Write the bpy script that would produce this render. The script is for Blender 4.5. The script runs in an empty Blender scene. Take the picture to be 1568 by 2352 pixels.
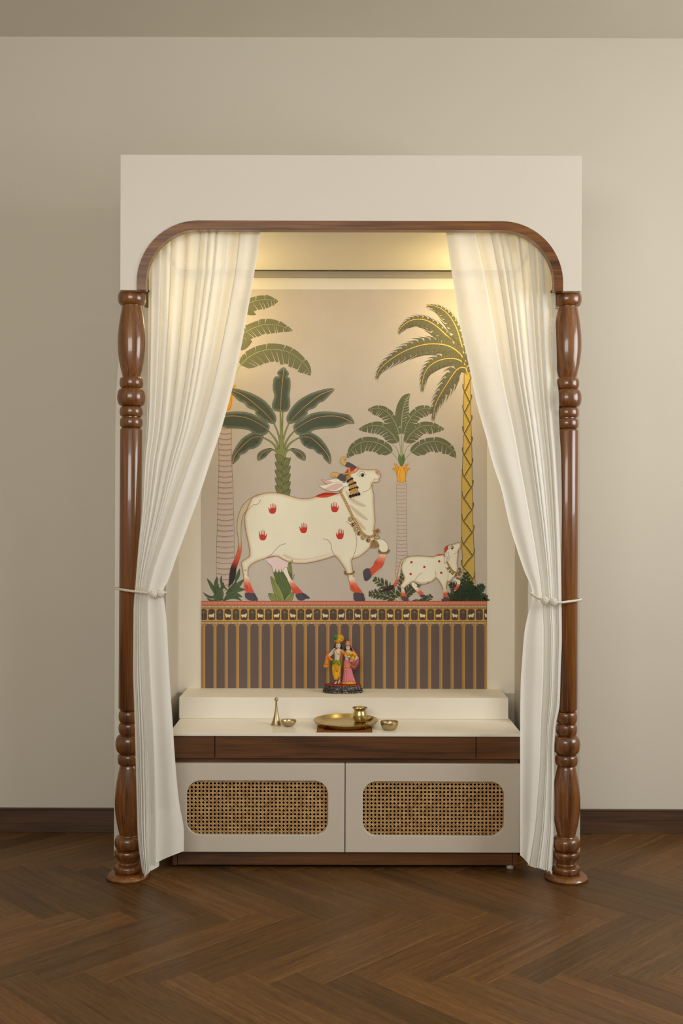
import bpy, bmesh, math, random
from mathutils import Vector, Matrix
from mathutils.geometry import tessellate_polygon

PI = math.pi
random.seed(7)
scene = bpy.context.scene
COL = scene.collection

# ------------------------------------------------------------------ camera model
F_PX = 2435.0          # focal length in pixels of the 1568 x 2352 frame
CAM_Y = -3.81          # the wall behind the shrine is the plane y = 0
CAM_Z = 1.15
ROLL = 0.0026

def at(px, py, d):
    """World point seen at pixel (px, py) at depth d in front of the camera."""
    dx, dy = px - 784.0, 1176.0 - py
    c, s = math.cos(ROLL), math.sin(ROLL)
    return Vector(((dx * c - dy * s) * d / F_PX, d + CAM_Y, CAM_Z + (dx * s + dy * c) * d / F_PX))

def lin(c):
    c /= 255.0
    return c / 12.92 if c <= 0.04045 else ((c + 0.055) / 1.055) ** 2.4

def rgb(r, g, b, k=1.0):
    return (min(lin(r) * k, 0.95), min(lin(g) * k, 0.95), min(lin(b) * k, 0.95), 1.0)

# ------------------------------------------------------------------ object helpers
def wloc(o):
    v = Vector((0, 0, 0))
    while o is not None:
        v += o.location
        o = o.parent
    return v

def obj(name, bm, mat, parent=None, smooth=False, bevel=0.0, bevel_seg=2, recalc=True):
    """Link a bmesh given in world coordinates as ONE mesh object."""
    if recalc:
        bmesh.ops.recalc_face_normals(bm, faces=bm.faces)
    xs = [v.co for v in bm.verts]
    if parent is None:
        o0 = Vector((sum(v.x for v in xs) / len(xs), sum(v.y for v in xs) / len(xs), min(v.z for v in xs)))
    else:
        o0 = wloc(parent)
    bm.transform(Matrix.Translation(-o0))
    me = bpy.data.meshes.new(name)
    bm.to_mesh(me)
    bm.free()
    for m in (mat if isinstance(mat, (list, tuple)) else [mat]):
        me.materials.append(m)
    if smooth:
        for p in me.polygons:
            p.use_smooth = True
        if smooth == 'angle':
            try:
                me.set_sharp_from_angle(angle=math.radians(38))
            except Exception:
                pass
    o = bpy.data.objects.new(name, me)
    COL.objects.link(o)
    if parent is None:
        o.location = o0
    else:
        o.parent = parent
    if bevel > 0:
        m = o.modifiers.new('bevel', 'BEVEL')
        m.width = bevel
        m.segments = bevel_seg
        m.limit_method = 'ANGLE'
        m.harden_normals = False
    return o

def thing(name, label, cat, loc, group=None):
    o = bpy.data.objects.new(name, None)
    o.empty_display_size = 0.05
    COL.objects.link(o)
    o.location = loc
    return tag(o, label, cat, group)

def tag(o, label, cat, group=None):
    o['label'] = label
    o['category'] = cat
    if group:
        o['group'] = group
    return o

def structure(o):
    o['kind'] = 'structure'
    return o

def box(bm, x0, x1, y0, y1, z0, z1):
    v = [bm.verts.new(p) for p in ((x0, y0, z0), (x1, y0, z0), (x1, y1, z0), (x0, y1, z0),
                                   (x0, y0, z1), (x1, y0, z1), (x1, y1, z1), (x0, y1, z1))]
    for f in ((0, 3, 2, 1), (4, 5, 6, 7), (0, 1, 5, 4), (1, 2, 6, 5), (2, 3, 7, 6), (3, 0, 4, 7)):
        bm.faces.new([v[i] for i in f])

def BM():
    return bmesh.new()

def boxes(*bs):
    bm = BM()
    for b in bs:
        box(bm, *b)
    return bm

def lathe(bm, prof, cx, cy, segs=48, lean=0.0, z_lean=0.0, squash=1.0):
    rings = []
    for r, z in prof:
        ox = cx + lean * (z - z_lean)
        if r < 1e-6:
            rings.append([bm.verts.new((ox, cy, z))])
        else:
            rings.append([bm.verts.new((ox + r * math.cos(2 * PI * k / segs), cy + squash * r * math.sin(2 * PI * k / segs), z))
                          for k in range(segs)])
    for a, b in zip(rings, rings[1:]):
        for k in range(segs):
            k2 = (k + 1) % segs
            if len(a) == 1 and len(b) == 1:
                continue
            if len(a) == 1:
                bm.faces.new((a[0], b[k2], b[k]))
            elif len(b) == 1:
                bm.faces.new((a[k], a[k2], b[0]))
            else:
                bm.faces.new((a[k], a[k2], b[k2], b[k]))

def tube(bm, pts, radii, segs=10, closed=False, cap=True):
    pts = [Vector(p) for p in pts]
    n = len(pts)
    if not isinstance(radii, (list, tuple)):
        radii = [radii] * n
    rings = []
    prev = None
    for i, p in enumerate(pts):
        if closed:
            t = pts[(i + 1) % n] - pts[(i - 1) % n]
        else:
            t = pts[min(i + 1, n - 1)] - pts[max(i - 1, 0)]
        t.normalize()
        if prev is None:
            ref = Vector((0, 1, 0)) if abs(t.y) < 0.9 else Vector((1, 0, 0))
            nrm = t.cross(ref).normalized()
        else:
            nrm = (prev - t * prev.dot(t)).normalized()
        prev = nrm
        bi = t.cross(nrm)
        rings.append([bm.verts.new(p + (nrm * math.cos(2 * PI * k / segs) + bi * math.sin(2 * PI * k / segs)) * radii[i])
                      for k in range(segs)])
    pairs = list(zip(rings, rings[1:]))
    if closed:
        pairs.append((rings[-1], rings[0]))
    for a, b in pairs:
        for k in range(segs):
            k2 = (k + 1) % segs
            bm.faces.new((a[k], a[k2], b[k2], b[k]))
    if cap and not closed:
        bm.faces.new(rings[0][::-1])
        bm.faces.new(rings[-1])

def ball(bm, c, r, seg=12, rings=8, sx=1, sy=1, sz=1):
    m = Matrix.Translation(c) @ Matrix.Diagonal((r * sx, r * sy, r * sz, 1))
    bmesh.ops.create_uvsphere(bm, u_segments=seg, v_segments=rings, radius=1.0, matrix=m)

def catmull(pts, sub=6, closed=False):
    n = len(pts)
    out = []
    for i in range(n if closed else n - 1):
        if closed:
            p0, p1, p2, p3 = pts[(i - 1) % n], pts[i], pts[(i + 1) % n], pts[(i + 2) % n]
        else:
            p0, p1, p2, p3 = pts[max(i - 1, 0)], pts[i], pts[i + 1], pts[min(i + 2, n - 1)]
        for k in range(sub):
            t = k / sub
            out.append(tuple(0.5 * ((2 * b) + (-a + c) * t + (2 * a - 5 * b + 4 * c - d) * t * t + (-a + 3 * b - 3 * c + d) * t ** 3)
                             for a, b, c, d in zip(p0, p1, p2, p3)))
    if not closed:
        out.append(tuple(pts[-1]))
    return out

def table(tab, y):
    """Monotone piecewise-cubic lookup in [(y, x), ...]."""
    if y <= tab[0][0]:
        return tab[0][1]
    if y >= tab[-1][0]:
        return tab[-1][1]
    for i in range(len(tab) - 1):
        if tab[i][0] <= y <= tab[i + 1][0]:
            break
    def slope(k):
        return (tab[k + 1][1] - tab[k][1]) / (tab[k + 1][0] - tab[k][0])
    def tang(k):
        if k == 0:
            return slope(0)
        if k == len(tab) - 1:
            return slope(k - 1)
        a, b = slope(k - 1), slope(k)
        return 0.0 if a * b <= 0 else 2 * a * b / (a + b)
    h = tab[i + 1][0] - tab[i][0]
    t = (y - tab[i][0]) / h
    a, b, ma, mb = tab[i][1], tab[i + 1][1], tang(i) * h, tang(i + 1) * h
    return (2 * t ** 3 - 3 * t * t + 1) * a + (t ** 3 - 2 * t * t + t) * ma + (-2 * t ** 3 + 3 * t * t) * b + (t ** 3 - t * t) * mb

def sstep(a, b, x):
    t = max(0.0, min(1.0, (x - a) / (b - a)))
    return t * t * (3 - 2 * t)

# ------------------------------------------------------------------ materials
def new_mat(name):
    m = bpy.data.materials.new(name)
    m.use_nodes = True
    nt = m.node_tree
    return m, nt, nt.nodes['Principled BSDF']

def node(nt, kind, **kw):
    n = nt.nodes.new(kind)
    for k, v in kw.items():
        if k in n.inputs.keys():
            n.inputs[k].default_value = v
        else:
            setattr(n, k, v)
    return n

def plain(name, col, rough=0.5, metal=0.0, spec=0.5, var=0.0, scale=6.0, bump=0.0, bscale=200.0, coat=0.0):
    m, nt, b = new_mat(name)
    b.inputs['Base Color'].default_value = col
    b.inputs['Roughness'].default_value = rough
    b.inputs['Metallic'].default_value = metal
    b.inputs['Specular IOR Level'].default_value = spec
    b.inputs['Coat Weight'].default_value = coat
    b.inputs['Coat Roughness'].default_value = 0.12
    tc = node(nt, 'ShaderNodeTexCoord')
    if var > 0:
        nz = node(nt, 'ShaderNodeTexNoise', Scale=scale, Detail=4.0)
        nt.links.new(tc.outputs['Object'], nz.inputs['Vector'])
        cr = node(nt, 'ShaderNodeValToRGB')
        cr.color_ramp.elements[0].position = 0.3
        cr.color_ramp.elements[1].position = 0.7
        cr.color_ramp.elements[0].color = tuple(c * (1 - var) for c in col[:3]) + (1,)
        cr.color_ramp.elements[1].color = tuple(min(1, c * (1 + var)) for c in col[:3]) + (1,)
        nt.links.new(nz.outputs['Fac'], cr.inputs['Fac'])
        nt.links.new(cr.outputs['Color'], b.inputs['Base Color'])
    if bump > 0:
        nz = node(nt, 'ShaderNodeTexNoise', Scale=bscale, Detail=3.0)
        nt.links.new(tc.outputs['Object'], nz.inputs['Vector'])
        bp = node(nt, 'ShaderNodeBump', Strength=bump, Distance=0.002)
        nt.links.new(nz.outputs['Fac'], bp.inputs['Height'])
        nt.links.new(bp.outputs['Normal'], b.inputs['Normal'])
    return m

def wood(name, axis, dark, mid, light, rough=0.3, coat=0.3, fine=34.0, spec=0.5):
    m, nt, b = new_mat(name)
    tc = node(nt, 'ShaderNodeTexCoord')
    def scaled(long, cross):
        s = [cross, cross, cross]
        s['xyz'.index(axis)] = long
        mp = node(nt, 'ShaderNodeMapping')
        mp.inputs['Scale'].default_value = s
        nt.links.new(tc.outputs['Object'], mp.inputs['Vector'])
        return mp
    broad = node(nt, 'ShaderNodeTexNoise', Scale=1.0, Detail=5.0, Roughness=0.55, Distortion=1.4)
    nt.links.new(scaled(1.1, 14.0).outputs['Vector'], broad.inputs['Vector'])
    thin = node(nt, 'ShaderNodeTexNoise', Scale=1.0, Detail=3.0, Roughness=0.6)
    nt.links.new(scaled(5.0, fine * 6).outputs['Vector'], thin.inputs['Vector'])
    mx = node(nt, 'ShaderNodeMix', data_type='FLOAT')
    mx.inputs[0].default_value = 0.38
    nt.links.new(broad.outputs['Fac'], mx.inputs[2])
    nt.links.new(thin.outputs['Fac'], mx.inputs[3])
    cr = node(nt, 'ShaderNodeValToRGB')
    e = cr.color_ramp.elements
    e[0].position, e[0].color = 0.33, dark
    e[1].position, e[1].color = 0.66, light
    k = e.new(0.47)
    k.color = mid
    nt.links.new(mx.outputs[0], cr.inputs['Fac'])
    nt.links.new(cr.outputs['Color'], b.inputs['Base Color'])
    b.inputs['Roughness'].default_value = rough
    b.inputs['Specular IOR Level'].default_value = spec
    b.inputs['Coat Weight'].default_value = coat
    b.inputs['Coat Roughness'].default_value = 0.07
    bp = node(nt, 'ShaderNodeBump', Strength=0.08, Distance=0.001)
    nt.links.new(thin.outputs['Fac'], bp.inputs['Height'])
    nt.links.new(bp.outputs['Normal'], b.inputs['Normal'])
    return m

M = {}
M['wall'] = plain('cream_wall_paint', (0.60, 0.555, 0.468, 1), 0.75, var=0.015, scale=2.0, bump=0.03, bscale=260, spec=0.25)
M['ceiling'] = plain('ceiling_paint', (0.68, 0.635, 0.545, 1), 0.85, var=0.01, spec=0.2)
M['white'] = plain('off_white_lacquer', (0.70, 0.652, 0.568, 1), 0.42, var=0.01, scale=3, spec=0.4)
M['door'] = plain('dimmed_door_lacquer', (0.57, 0.51, 0.42, 1), 0.42, var=0.01, scale=3, spec=0.4)  # header lacquer darkened: the dimmer light low down is put into the colour
M['niche'] = plain('niche_cream_paint', (0.86, 0.81, 0.70, 1), 0.6, var=0.01, spec=0.3)
M['stone'] = plain('white_stone_top', (0.82, 0.77, 0.66, 1), 0.28, var=0.02, scale=5, spec=0.5)
teak = dict(dark=rgb(44, 22, 8), mid=rgb(104, 60, 22), light=rgb(144, 94, 42))
M['teak_z'] = wood('polished_teak_upright', 'z', rough=0.30, coat=0.55, **teak)
M['teak_x'] = wood('polished_teak_lengthwise', 'x', rough=0.32, coat=0.25, **teak)
M['walnut_x'] = wood('dark_walnut_lengthwise', 'x', rgb(48, 26, 9), rgb(86, 51, 19), rgb(114, 71, 31), 0.4, 0.15)
M['skirting'] = wood('dark_oak_skirting', 'x', rgb(48, 30, 18), rgb(74, 50, 32), rgb(92, 64, 42), 0.5, 0.1)
M['dark'] = plain('brown_cabinet_inside', rgb(92, 62, 38), 0.8, var=0.15)
M['foot'] = plain('pale_plastic_foot', rgb(196, 190, 178), 0.5)
M['cord'] = plain('cream_braided_cord', (0.72, 0.66, 0.53, 1), 0.65, bump=0.5, bscale=700)
M['pearl'] = plain('pearl_beads', (0.78, 0.74, 0.64, 1), 0.22, spec=0.7, coat=0.5)
M['brass'] = plain('polished_brass', (0.56, 0.44, 0.21, 1), 0.27, metal=1.0, var=0.05, scale=30)
M['brushed'] = plain('brushed_bronze', (0.50, 0.39, 0.22, 1), 0.36, metal=1.0, var=0.06, scale=40)
M['frame'] = plain('window_frame_paint', (0.7, 0.66, 0.6, 1), 0.5)

def cane_mat():
    m, nt, b = new_mat('woven_cane')
    tc = node(nt, 'ShaderNodeTexCoord')
    nz = node(nt, 'ShaderNodeTexNoise', Scale=90.0, Detail=3.0)
    nt.links.new(tc.outputs['Object'], nz.inputs['Vector'])
    cr = node(nt, 'ShaderNodeValToRGB')
    e = cr.color_ramp.elements
    e[0].position, e[0].color = 0.3, rgb(172, 126, 72)
    e[1].position, e[1].color = 0.7, rgb(226, 190, 134)
    nt.links.new(nz.outputs['Fac'], cr.inputs['Fac'])
    nt.links.new(cr.outputs['Color'], b.inputs['Base Color'])
    b.inputs['Roughness'].default_value = 0.5
    return m
M['cane'] = cane_mat()

def sheer_mat():
    m, nt, b = new_mat('sheer_ivory_voile')
    nt.nodes.remove(b)
    out = nt.nodes['Material Output']
    col = (0.92, 0.905, 0.845, 1)
    df = node(nt, 'ShaderNodeBsdfDiffuse', Color=col)
    tl = node(nt, 'ShaderNodeBsdfTranslucent', Color=col)
    tr = node(nt, 'ShaderNodeBsdfTransparent')
    tr.inputs['Color'].default_value = (0.97, 0.95, 0.90, 1)
    m1 = node(nt, 'ShaderNodeMixShader')
    m1.inputs[0].default_value = 0.27
    m2 = node(nt, 'ShaderNodeMixShader')
    tc = node(nt, 'ShaderNodeTexCoord')
    wv = node(nt, 'ShaderNodeTexNoise', Scale=1.0, Detail=2.0)
    mp = node(nt, 'ShaderNodeMapping')
    mp.inputs['Scale'].default_value = (30, 30, 900)
    nt.links.new(tc.outputs['Object'], mp.inputs['Vector'])
    nt.links.new(mp.outputs['Vector'], wv.inputs['Vector'])
    mr = node(nt, 'ShaderNodeMapRange')
    mr.inputs['From Min'].default_value, mr.inputs['From Max'].default_value = 0.3, 0.7
    mr.inputs['To Min'].default_value, mr.inputs['To Max'].default_value = 0.09, 0.12
    nt.links.new(wv.outputs['Fac'], mr.inputs['Value'])
    hem = node(nt, 'ShaderNodeAttribute', attribute_name='doubled')   # turned-over hems are two layers thick
    hm = node(nt, 'ShaderNodeMath', operation='MULTIPLY_ADD')
    hm.inputs[1].default_value, hm.inputs[2].default_value = -0.85, 1.0
    nt.links.new(hem.outputs['Fac'], hm.inputs[0])
    hx = node(nt, 'ShaderNodeMath', operation='MULTIPLY')
    nt.links.new(mr.outputs['Result'], hx.inputs[0])
    nt.links.new(hm.outputs[0], hx.inputs[1])
    nt.links.new(hx.outputs[0], m2.inputs[0])
    nt.links.new(df.outputs[0], m1.inputs[1])
    nt.links.new(tl.outputs[0], m1.inputs[2])
    nt.links.new(m1.outputs[0], m2.inputs[1])
    nt.links.new(tr.outputs[0], m2.inputs[2])
    nt.links.new(m2.outputs[0], out.inputs['Surface'])
    return m
M['sheer'] = sheer_mat()

def floor_mat():
    m, nt, b = new_mat('herringbone_oak')
    uv = node(nt, 'ShaderNodeUVMap', uv_map='UVMap')
    at_ = node(nt, 'ShaderNodeAttribute', attribute_name='tone')
    def grain(long, cross, detail, dist=0.0):
        mp = node(nt, 'ShaderNodeMapping')
        mp.inputs['Scale'].default_value = (long, cross, 1)
        nt.links.new(uv.outputs['UV'], mp.inputs['Vector'])
        nz = node(nt, 'ShaderNodeTexNoise', Scale=1.0, Detail=detail, Roughness=0.6, Distortion=dist)
        nt.links.new(mp.outputs['Vector'], nz.inputs['Vector'])
        return nz
    a = grain(2.6, 58.0, 6.0, 1.2)
    f = grain(30.0, 520.0, 3.0)
    mx = node(nt, 'ShaderNodeMix', data_type='FLOAT')
    mx.inputs[0].default_value = 0.5
    nt.links.new(a.outputs['Fac'], mx.inputs[2])
    nt.links.new(f.outputs['Fac'], mx.inputs[3])
    cr = node(nt, 'ShaderNodeValToRGB')
    e = cr.color_ramp.elements
    e[0].position, e[0].color = 0.34, rgb(68, 44, 20)
    e[1].position, e[1].color = 0.68, rgb(128, 90, 48)
    k = e.new(0.5)
    k.color = rgb(100, 68, 33)
    nt.links.new(mx.outputs[0], cr.inputs['Fac'])
    mul = node(nt, 'ShaderNodeMix', data_type='RGBA', blend_type='MULTIPLY')
    mul.inputs[0].default_value = 1.0
    nt.links.new(cr.outputs['Color'], mul.inputs[6])
    nt.links.new(at_.outputs['Color'], mul.inputs[7])
    nt.links.new(mul.outputs[2], b.inputs['Base Color'])
    b.inputs['Roughness'].default_value = 0.42
    b.inputs['Specular IOR Level'].default_value = 0.4
    bp = node(nt, 'ShaderNodeBump', Strength=0.12, Distance=0.001)
    nt.links.new(mx.outputs[0], bp.inputs['Height'])
    nt.links.new(bp.outputs['Normal'], b.inputs['Normal'])
    return m
M['floor'] = floor_mat()

def paint_mat():
    m, nt, b = new_mat('printed_wallpaper')
    a = node(nt, 'ShaderNodeAttribute', attribute_name='paint')
    tc = node(nt, 'ShaderNodeTexCoord')
    nz = node(nt, 'ShaderNodeTexNoise', Scale=9.0, Detail=6.0)
    nt.links.new(tc.outputs['Object'], nz.inputs['Vector'])
    mr = node(nt, 'ShaderNodeMapRange')
    mr.inputs['To Min'].default_value, mr.inputs['To Max'].default_value = 0.93, 1.07
    nt.links.new(nz.outputs['Fac'], mr.inputs['Value'])
    mul = node(nt, 'ShaderNodeMix', data_type='RGBA', blend_type='MULTIPLY')
    mul.inputs[0].default_value = 1.0
    nt.links.new(a.outputs['Color'], mul.inputs[6])
    nt.links.new(mr.outputs['Result'], mul.inputs[7])
    nt.links.new(mul.outputs[2], b.inputs['Base Color'])
    b.inputs['Roughness'].default_value = 0.75
    b.inputs['Specular IOR Level'].default_value = 0.2
    return m
M['paint'] = paint_mat()
# ------------------------------------------------------------------ room
RX0, RX1, RY0, RZ = -3.0, 3.0, -4.3, 2.8555
W0, W1, WZ0, WZ1 = -2.9, -0.9, 1.15, 2.55     # window in the right wall
V0, V1, VZ0, VZ1 = -1.9, 0.3, 1.45, 2.50     # window in the wall behind the camera

structure(obj('wall_back', boxes((RX0 - .1, RX1 + .1, 0.0, 0.1, 0, RZ)), M['wall']))
structure(obj('wall_left', boxes((RX0 - .1, RX0, RY0 - .1, 0.0, 0, RZ)), M['wall']))
structure(obj('wall_right', boxes((RX1, RX1 + .1, RY0 - .1, W0, 0, RZ), (RX1, RX1 + .1, W1, 0.0, 0, RZ),
                                  (RX1, RX1 + .1, W0, W1, 0, WZ0), (RX1, RX1 + .1, W0, W1, WZ1, RZ)), M['wall']))
structure(obj('wall_front', boxes((RX0, V0, RY0 - .1, RY0, 0, RZ), (V1, RX1, RY0 - .1, RY0, 0, RZ),
                                  (V0, V1, RY0 - .1, RY0, 0, VZ0), (V0, V1, RY0 - .1, RY0, VZ1, RZ)), M['wall']))
structure(obj('ceiling', boxes((RX0 - .1, RX1 + .1, RY0 - .1, 0.1, RZ, RZ + .1)), M['ceiling']))
t = .05
structure(obj('window_1', boxes((RX1, RX1 + .08, W0, W0 + t, WZ0, WZ1), (RX1, RX1 + .08, W1 - t, W1, WZ0, WZ1),
                                (RX1, RX1 + .08, W0, W1, WZ0, WZ0 + t), (RX1, RX1 + .08, W0, W1, WZ1 - t, WZ1)), M['frame']))
structure(obj('window_2', boxes((V0, V0 + t, RY0 - .08, RY0, VZ0, VZ1), (V1 - t, V1, RY0 - .08, RY0, VZ0, VZ1),
                                (V0, V1, RY0 - .08, RY0, VZ0, VZ0 + t), (V0, V1, RY0 - .08, RY0, VZ1 - t, VZ1)), M['frame']))

def skirting(name, x0, x1):
    bm = boxes((x0, x1, -0.012, 0.0, 0.0, 0.076), (x0, x1, -0.009, 0.0, 0.0765, 0.0795), (x0, x1, -0.011, 0.0, 0.080, 0.0855))
    return structure(obj(name, bm, M['skirting'], bevel=0.001))
skirting('baseboard_left', RX0, -0.762)
skirting('baseboard_right', 0.802, RX1)

def build_floor():
    w, N = 0.0938, 6
    gap = 0.0006
    A = Vector((1, 1, 0)) / math.sqrt(2)
    B = Vector((1, -1, 0)) / math.sqrt(2)
    O = Vector((0.0245, -1.159, 0))
    bm = BM()
    uvl = bm.loops.layers.uv.new('UVMap')
    tone = bm.loops.layers.float_color.new('tone')
    rnd = random.Random(11)
    def plank(u0, v0, du, dv, along_u):
        c = O + A * ((u0 + du / 2) * w) + B * ((v0 + dv / 2) * w)
        if c.x < RX0 - .4 or c.x > RX1 + .4 or c.y < RY0 - .4 or c.y > .4:
            return
        k = rnd.uniform(0.66, 1.12)
        tint = rnd.uniform(-0.05, 0.05)
        tc = (k * (1 + tint), k, k * (1 - tint), 1)
        ou, ov = rnd.uniform(0, 50), rnd.uniform(0, 50)
        def P(a, b, z):
            return O + A * (a * w) + B * (b * w) + Vector((0, 0, z))
        g, h = gap / w, 2.2 * gap / w
        low = [(u0, v0), (u0 + du, v0), (u0 + du, v0 + dv), (u0, v0 + dv)]
        top = [(u0 + h, v0 + h), (u0 + du - h, v0 + h), (u0 + du - h, v0 + dv - h), (u0 + h, v0 + dv - h)]
        vl = [bm.verts.new(P(a, b, -0.0007)) for a, b in low]
        vt = [bm.verts.new(P(a, b, 0)) for a, b in top]
        coords = dict(zip(vl + vt, low + top))
        fs = [bm.faces.new(vt)]
        for i in range(4):
            j = (i + 1) % 4
            fs.append(bm.faces.new((vl[i], vl[j], vt[j], vt[i])))
        for n, f in enumerate(fs):
            for l in f.loops:
                a, b = coords[l.vert]
                l[uvl].uv = ((a * w + ou, b * w + ov) if along_u else (b * w + ou, a * w + ov))
                l[tone] = tc if n == 0 else (tc[0] * 1.25, tc[1] * 1.25, tc[2] * 1.2, 1)
    R = 110
    for y in range(-R, R):
        for m in range(-10, 11):
            plank(y + 2 * N * m, y, N, 1, True)
            plank(y, y - 2 * N + 1 + 2 * N * m, 1, N, False)
    for co, no in (((RX0, 0, 0), (-1, 0, 0)), ((RX1, 0, 0), (1, 0, 0)), ((0, RY0, 0), (0, -1, 0)), ((0, 0.0, 0), (0, 1, 0))):
        bmesh.ops.bisect_plane(bm, geom=bm.verts[:] + bm.edges[:] + bm.faces[:], plane_co=co, plane_no=no, clear_outer=True)
    for f in bm.faces:
        if f.normal.z < 0:
            f.normal_flip()
    return obj('floor', bm, M['floor'], recalc=False)
structure(build_floor())

# ------------------------------------------------------------------ canopy (header board, arch, soffit)
D_FACE = 3.27
canopy = thing('canopy', 'tall off-white canopy board with a rounded wooden arch spanning the two turned posts', 'canopy',
               (0.026, D_FACE + CAM_Y, 1.83))
XL, XR = at(276, 500, D_FACE).x, at(1335, 500, D_FACE).x
Z0, Z1 = 1.833, at(805, 356, D_FACE).z
TXL, TXR = at(314.5, 600, D_FACE).x, at(1292.5, 600, D_FACE).x
TZ = at(800, 507.5, D_FACE).z
TW = 20.5 * D_FACE / F_PX
RAD = 142 * D_FACE / F_PX

def arch_path(inset, n=20):
    """From the lower left up, over and down the right, inset towards the opening."""
    xl, xr, zt, r = TXL + inset, TXR - inset, TZ - inset, RAD - inset
    p = [(xl, Z0)]
    for k in range(n + 1):
        a = PI - k / n * PI / 2
        p.append((xl + r + r * math.cos(a), zt - r + r * math.sin(a)))
    for k in range(n + 1):
        a = PI / 2 - k / n * PI / 2
        p.append((xr - r + r * math.cos(a), zt - r + r * math.sin(a)))
    p.append((xr, Z0))
    return p

def extrude_outline(pts, y0, y1):
    bm = BM()
    tris = tessellate_polygon([[Vector((x, z, 0)) for x, z in pts]])
    a = [bm.verts.new((x, y0, z)) for x, z in pts]
    b = [bm.verts.new((x, y1, z)) for x, z in pts]
    for t3 in tris:
        try:
            bm.faces.new([a[i] for i in t3])
            bm.faces.new([b[i] for i in reversed(t3)])
        except ValueError:
            pass
    n = len(pts)
    for i in range(n):
        j = (i + 1) % n
        bm.faces.new((a[i], b[i], b[j], a[j]))
    return bm

yf = D_FACE + CAM_Y
ap = arch_path(0)
obj('header_board', extrude_outline([(XL, Z0), (XL, Z1), (XR, Z1), (XR, Z0)] + ap[::-1], yf, yf + 0.024), M['white'], canopy, bevel=0.0012)
ai = arch_path(TW)
obj('arch_trim', extrude_outline(ap + ai[::-1], yf - 0.003, yf + 0.030), M['teak_x'], canopy, bevel=0.002)
obj('canopy_cover', boxes((XL, XR, yf + .024, 0, Z1 - .018, Z1), (XL, XL + .018, yf + .024, 0, Z0, Z1 - .018),
                          (XR - .018, XR, yf + .024, 0, Z0, Z1 - .018)), M['white'], canopy)
capm = plain('dark_cap_wood', rgb(40, 22, 12), 0.6)
for x0, x1 in ((XL + .012, TXL + TW - .004), (TXR - TW + .004, XR - .012)):
    obj('post_cap', boxes((x0, x1, yf + .026, yf + .11, Z0 + .0108, Z0 + .0160)), capm, canopy)
obj('curtain_track', boxes((XL + .03, XR - .03, 3.322 + CAM_Y, 3.352 + CAM_Y, 2.076, 2.09)), M['white'], canopy)
# soffit over the niche: slopes gently down to the back wall
bm = BM()
ys, yb = 3.375 + CAM_Y, -0.05
zs, zb = 2.046, 2.0085
SX0, SX1 = -0.584, 0.6225
v = [bm.verts.new(p) for p in ((SX0, ys, zs), (SX1, ys, zs), (SX1, yb, zb), (SX0, yb, zb),
                               (SX0, ys, zs + .05), (SX1, ys, zs + .05), (SX1, yb, zs + .05), (SX0, yb, zs + .05))]
for f in ((0, 3, 2, 1), (4, 5, 6, 7), (0, 1, 5, 4), (1, 2, 6, 5), (2, 3, 7, 6), (3, 0, 4, 7)):
    bm.faces.new([v[i] for i in f])
obj('soffit', bm, M['niche'], canopy)
obj('pelmet', boxes((SX0, SX1, -0.020, -0.004, 1.989, 2.0107)), plain('shaded_cream_pelmet', (0.42, 0.38, 0.31, 1), 0.6), canopy)  # cream taken darker, the shade on this strip is in its colour

tag(obj('back_panel', boxes((SX0, SX1, -.003, -.0002, .50, 2.0)), M['niche']), 'flat cream back panel of the niche framing the mural', 'panel')
for x0, x1 in ((SX0 - .018, SX0 - .0005), (SX1 + .0005, SX1 + .018)):
    obj('side_liner', boxes((x0, x1, 3.54 + CAM_Y, -.0005, 1.8335, 2.0)), M['niche'], canopy)
# boxed sides of the niche
def side(name, label, xo, xi):
    s = 1 if xi > xo else -1
    pts = [(xo, 0.0), (xo, 1.40)] + [(xo + s * .052 * (1 - math.cos(t * PI / 2 / 8)), 1.40 + .43 * math.sin(t * PI / 2 / 8)) for t in range(1, 9)]
    pts = pts + [(xi, 1.83), (xi, 0.0)]
    return tag(obj(name, extrude_outline(pts, 3.54 + CAM_Y, -0.0005), M['wall'], bevel=0.002), label, 'side panel')
side('side_panel', 'cream boxed side panel of the niche behind the post at the left', -0.757, -0.584)
side('side_panel', 'cream boxed side panel of the niche behind the post at the right', 0.799, 0.6225)

# ------------------------------------------------------------------ turned posts
D_POST = 3.335
POST = [  # (pixel row, radius in px) read down the right post
    (671, 22), ('bead', 672, 705, 32, 22), ('belly', 706, 868, 31.8, 22, 20), ('bead', 870, 894, 27, 21), ('bead', 895, 935.5, 32.3, 21.5),
    ('bead', 937, 960, 26.3, 20), ('bead', 962, 985, 25.8, 20), (986, 21.5), (988, 24), (991, 25), (1200, 24.8), (1627, 24.6), (1631, 22.5), (1633, 19.5),
    ('bead', 1634, 1660.5, 24.5, 18.5), ('bead', 1662, 1688, 24.3, 18.5), ('bead', 1689.5, 1731, 31.2, 19.5), ('bead', 1732.5, 1758, 26, 19),
    ('belly', 1759.5, 1919, 31.6, 20, 20), ('bead', 1921, 1951.5, 31.5, 21), (1952.5, 24), (1954, 30), (1957, 31.8), (1960, 32), (1964, 31),
    (1971, 27), (1977, 22.5), (1980, 21), ('bead', 1980.5, 1986, 23.5, 21.5), (1987, 24), ('bead', 1987.5, 2003, 32, 27), (2003.5, 33)]

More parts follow.
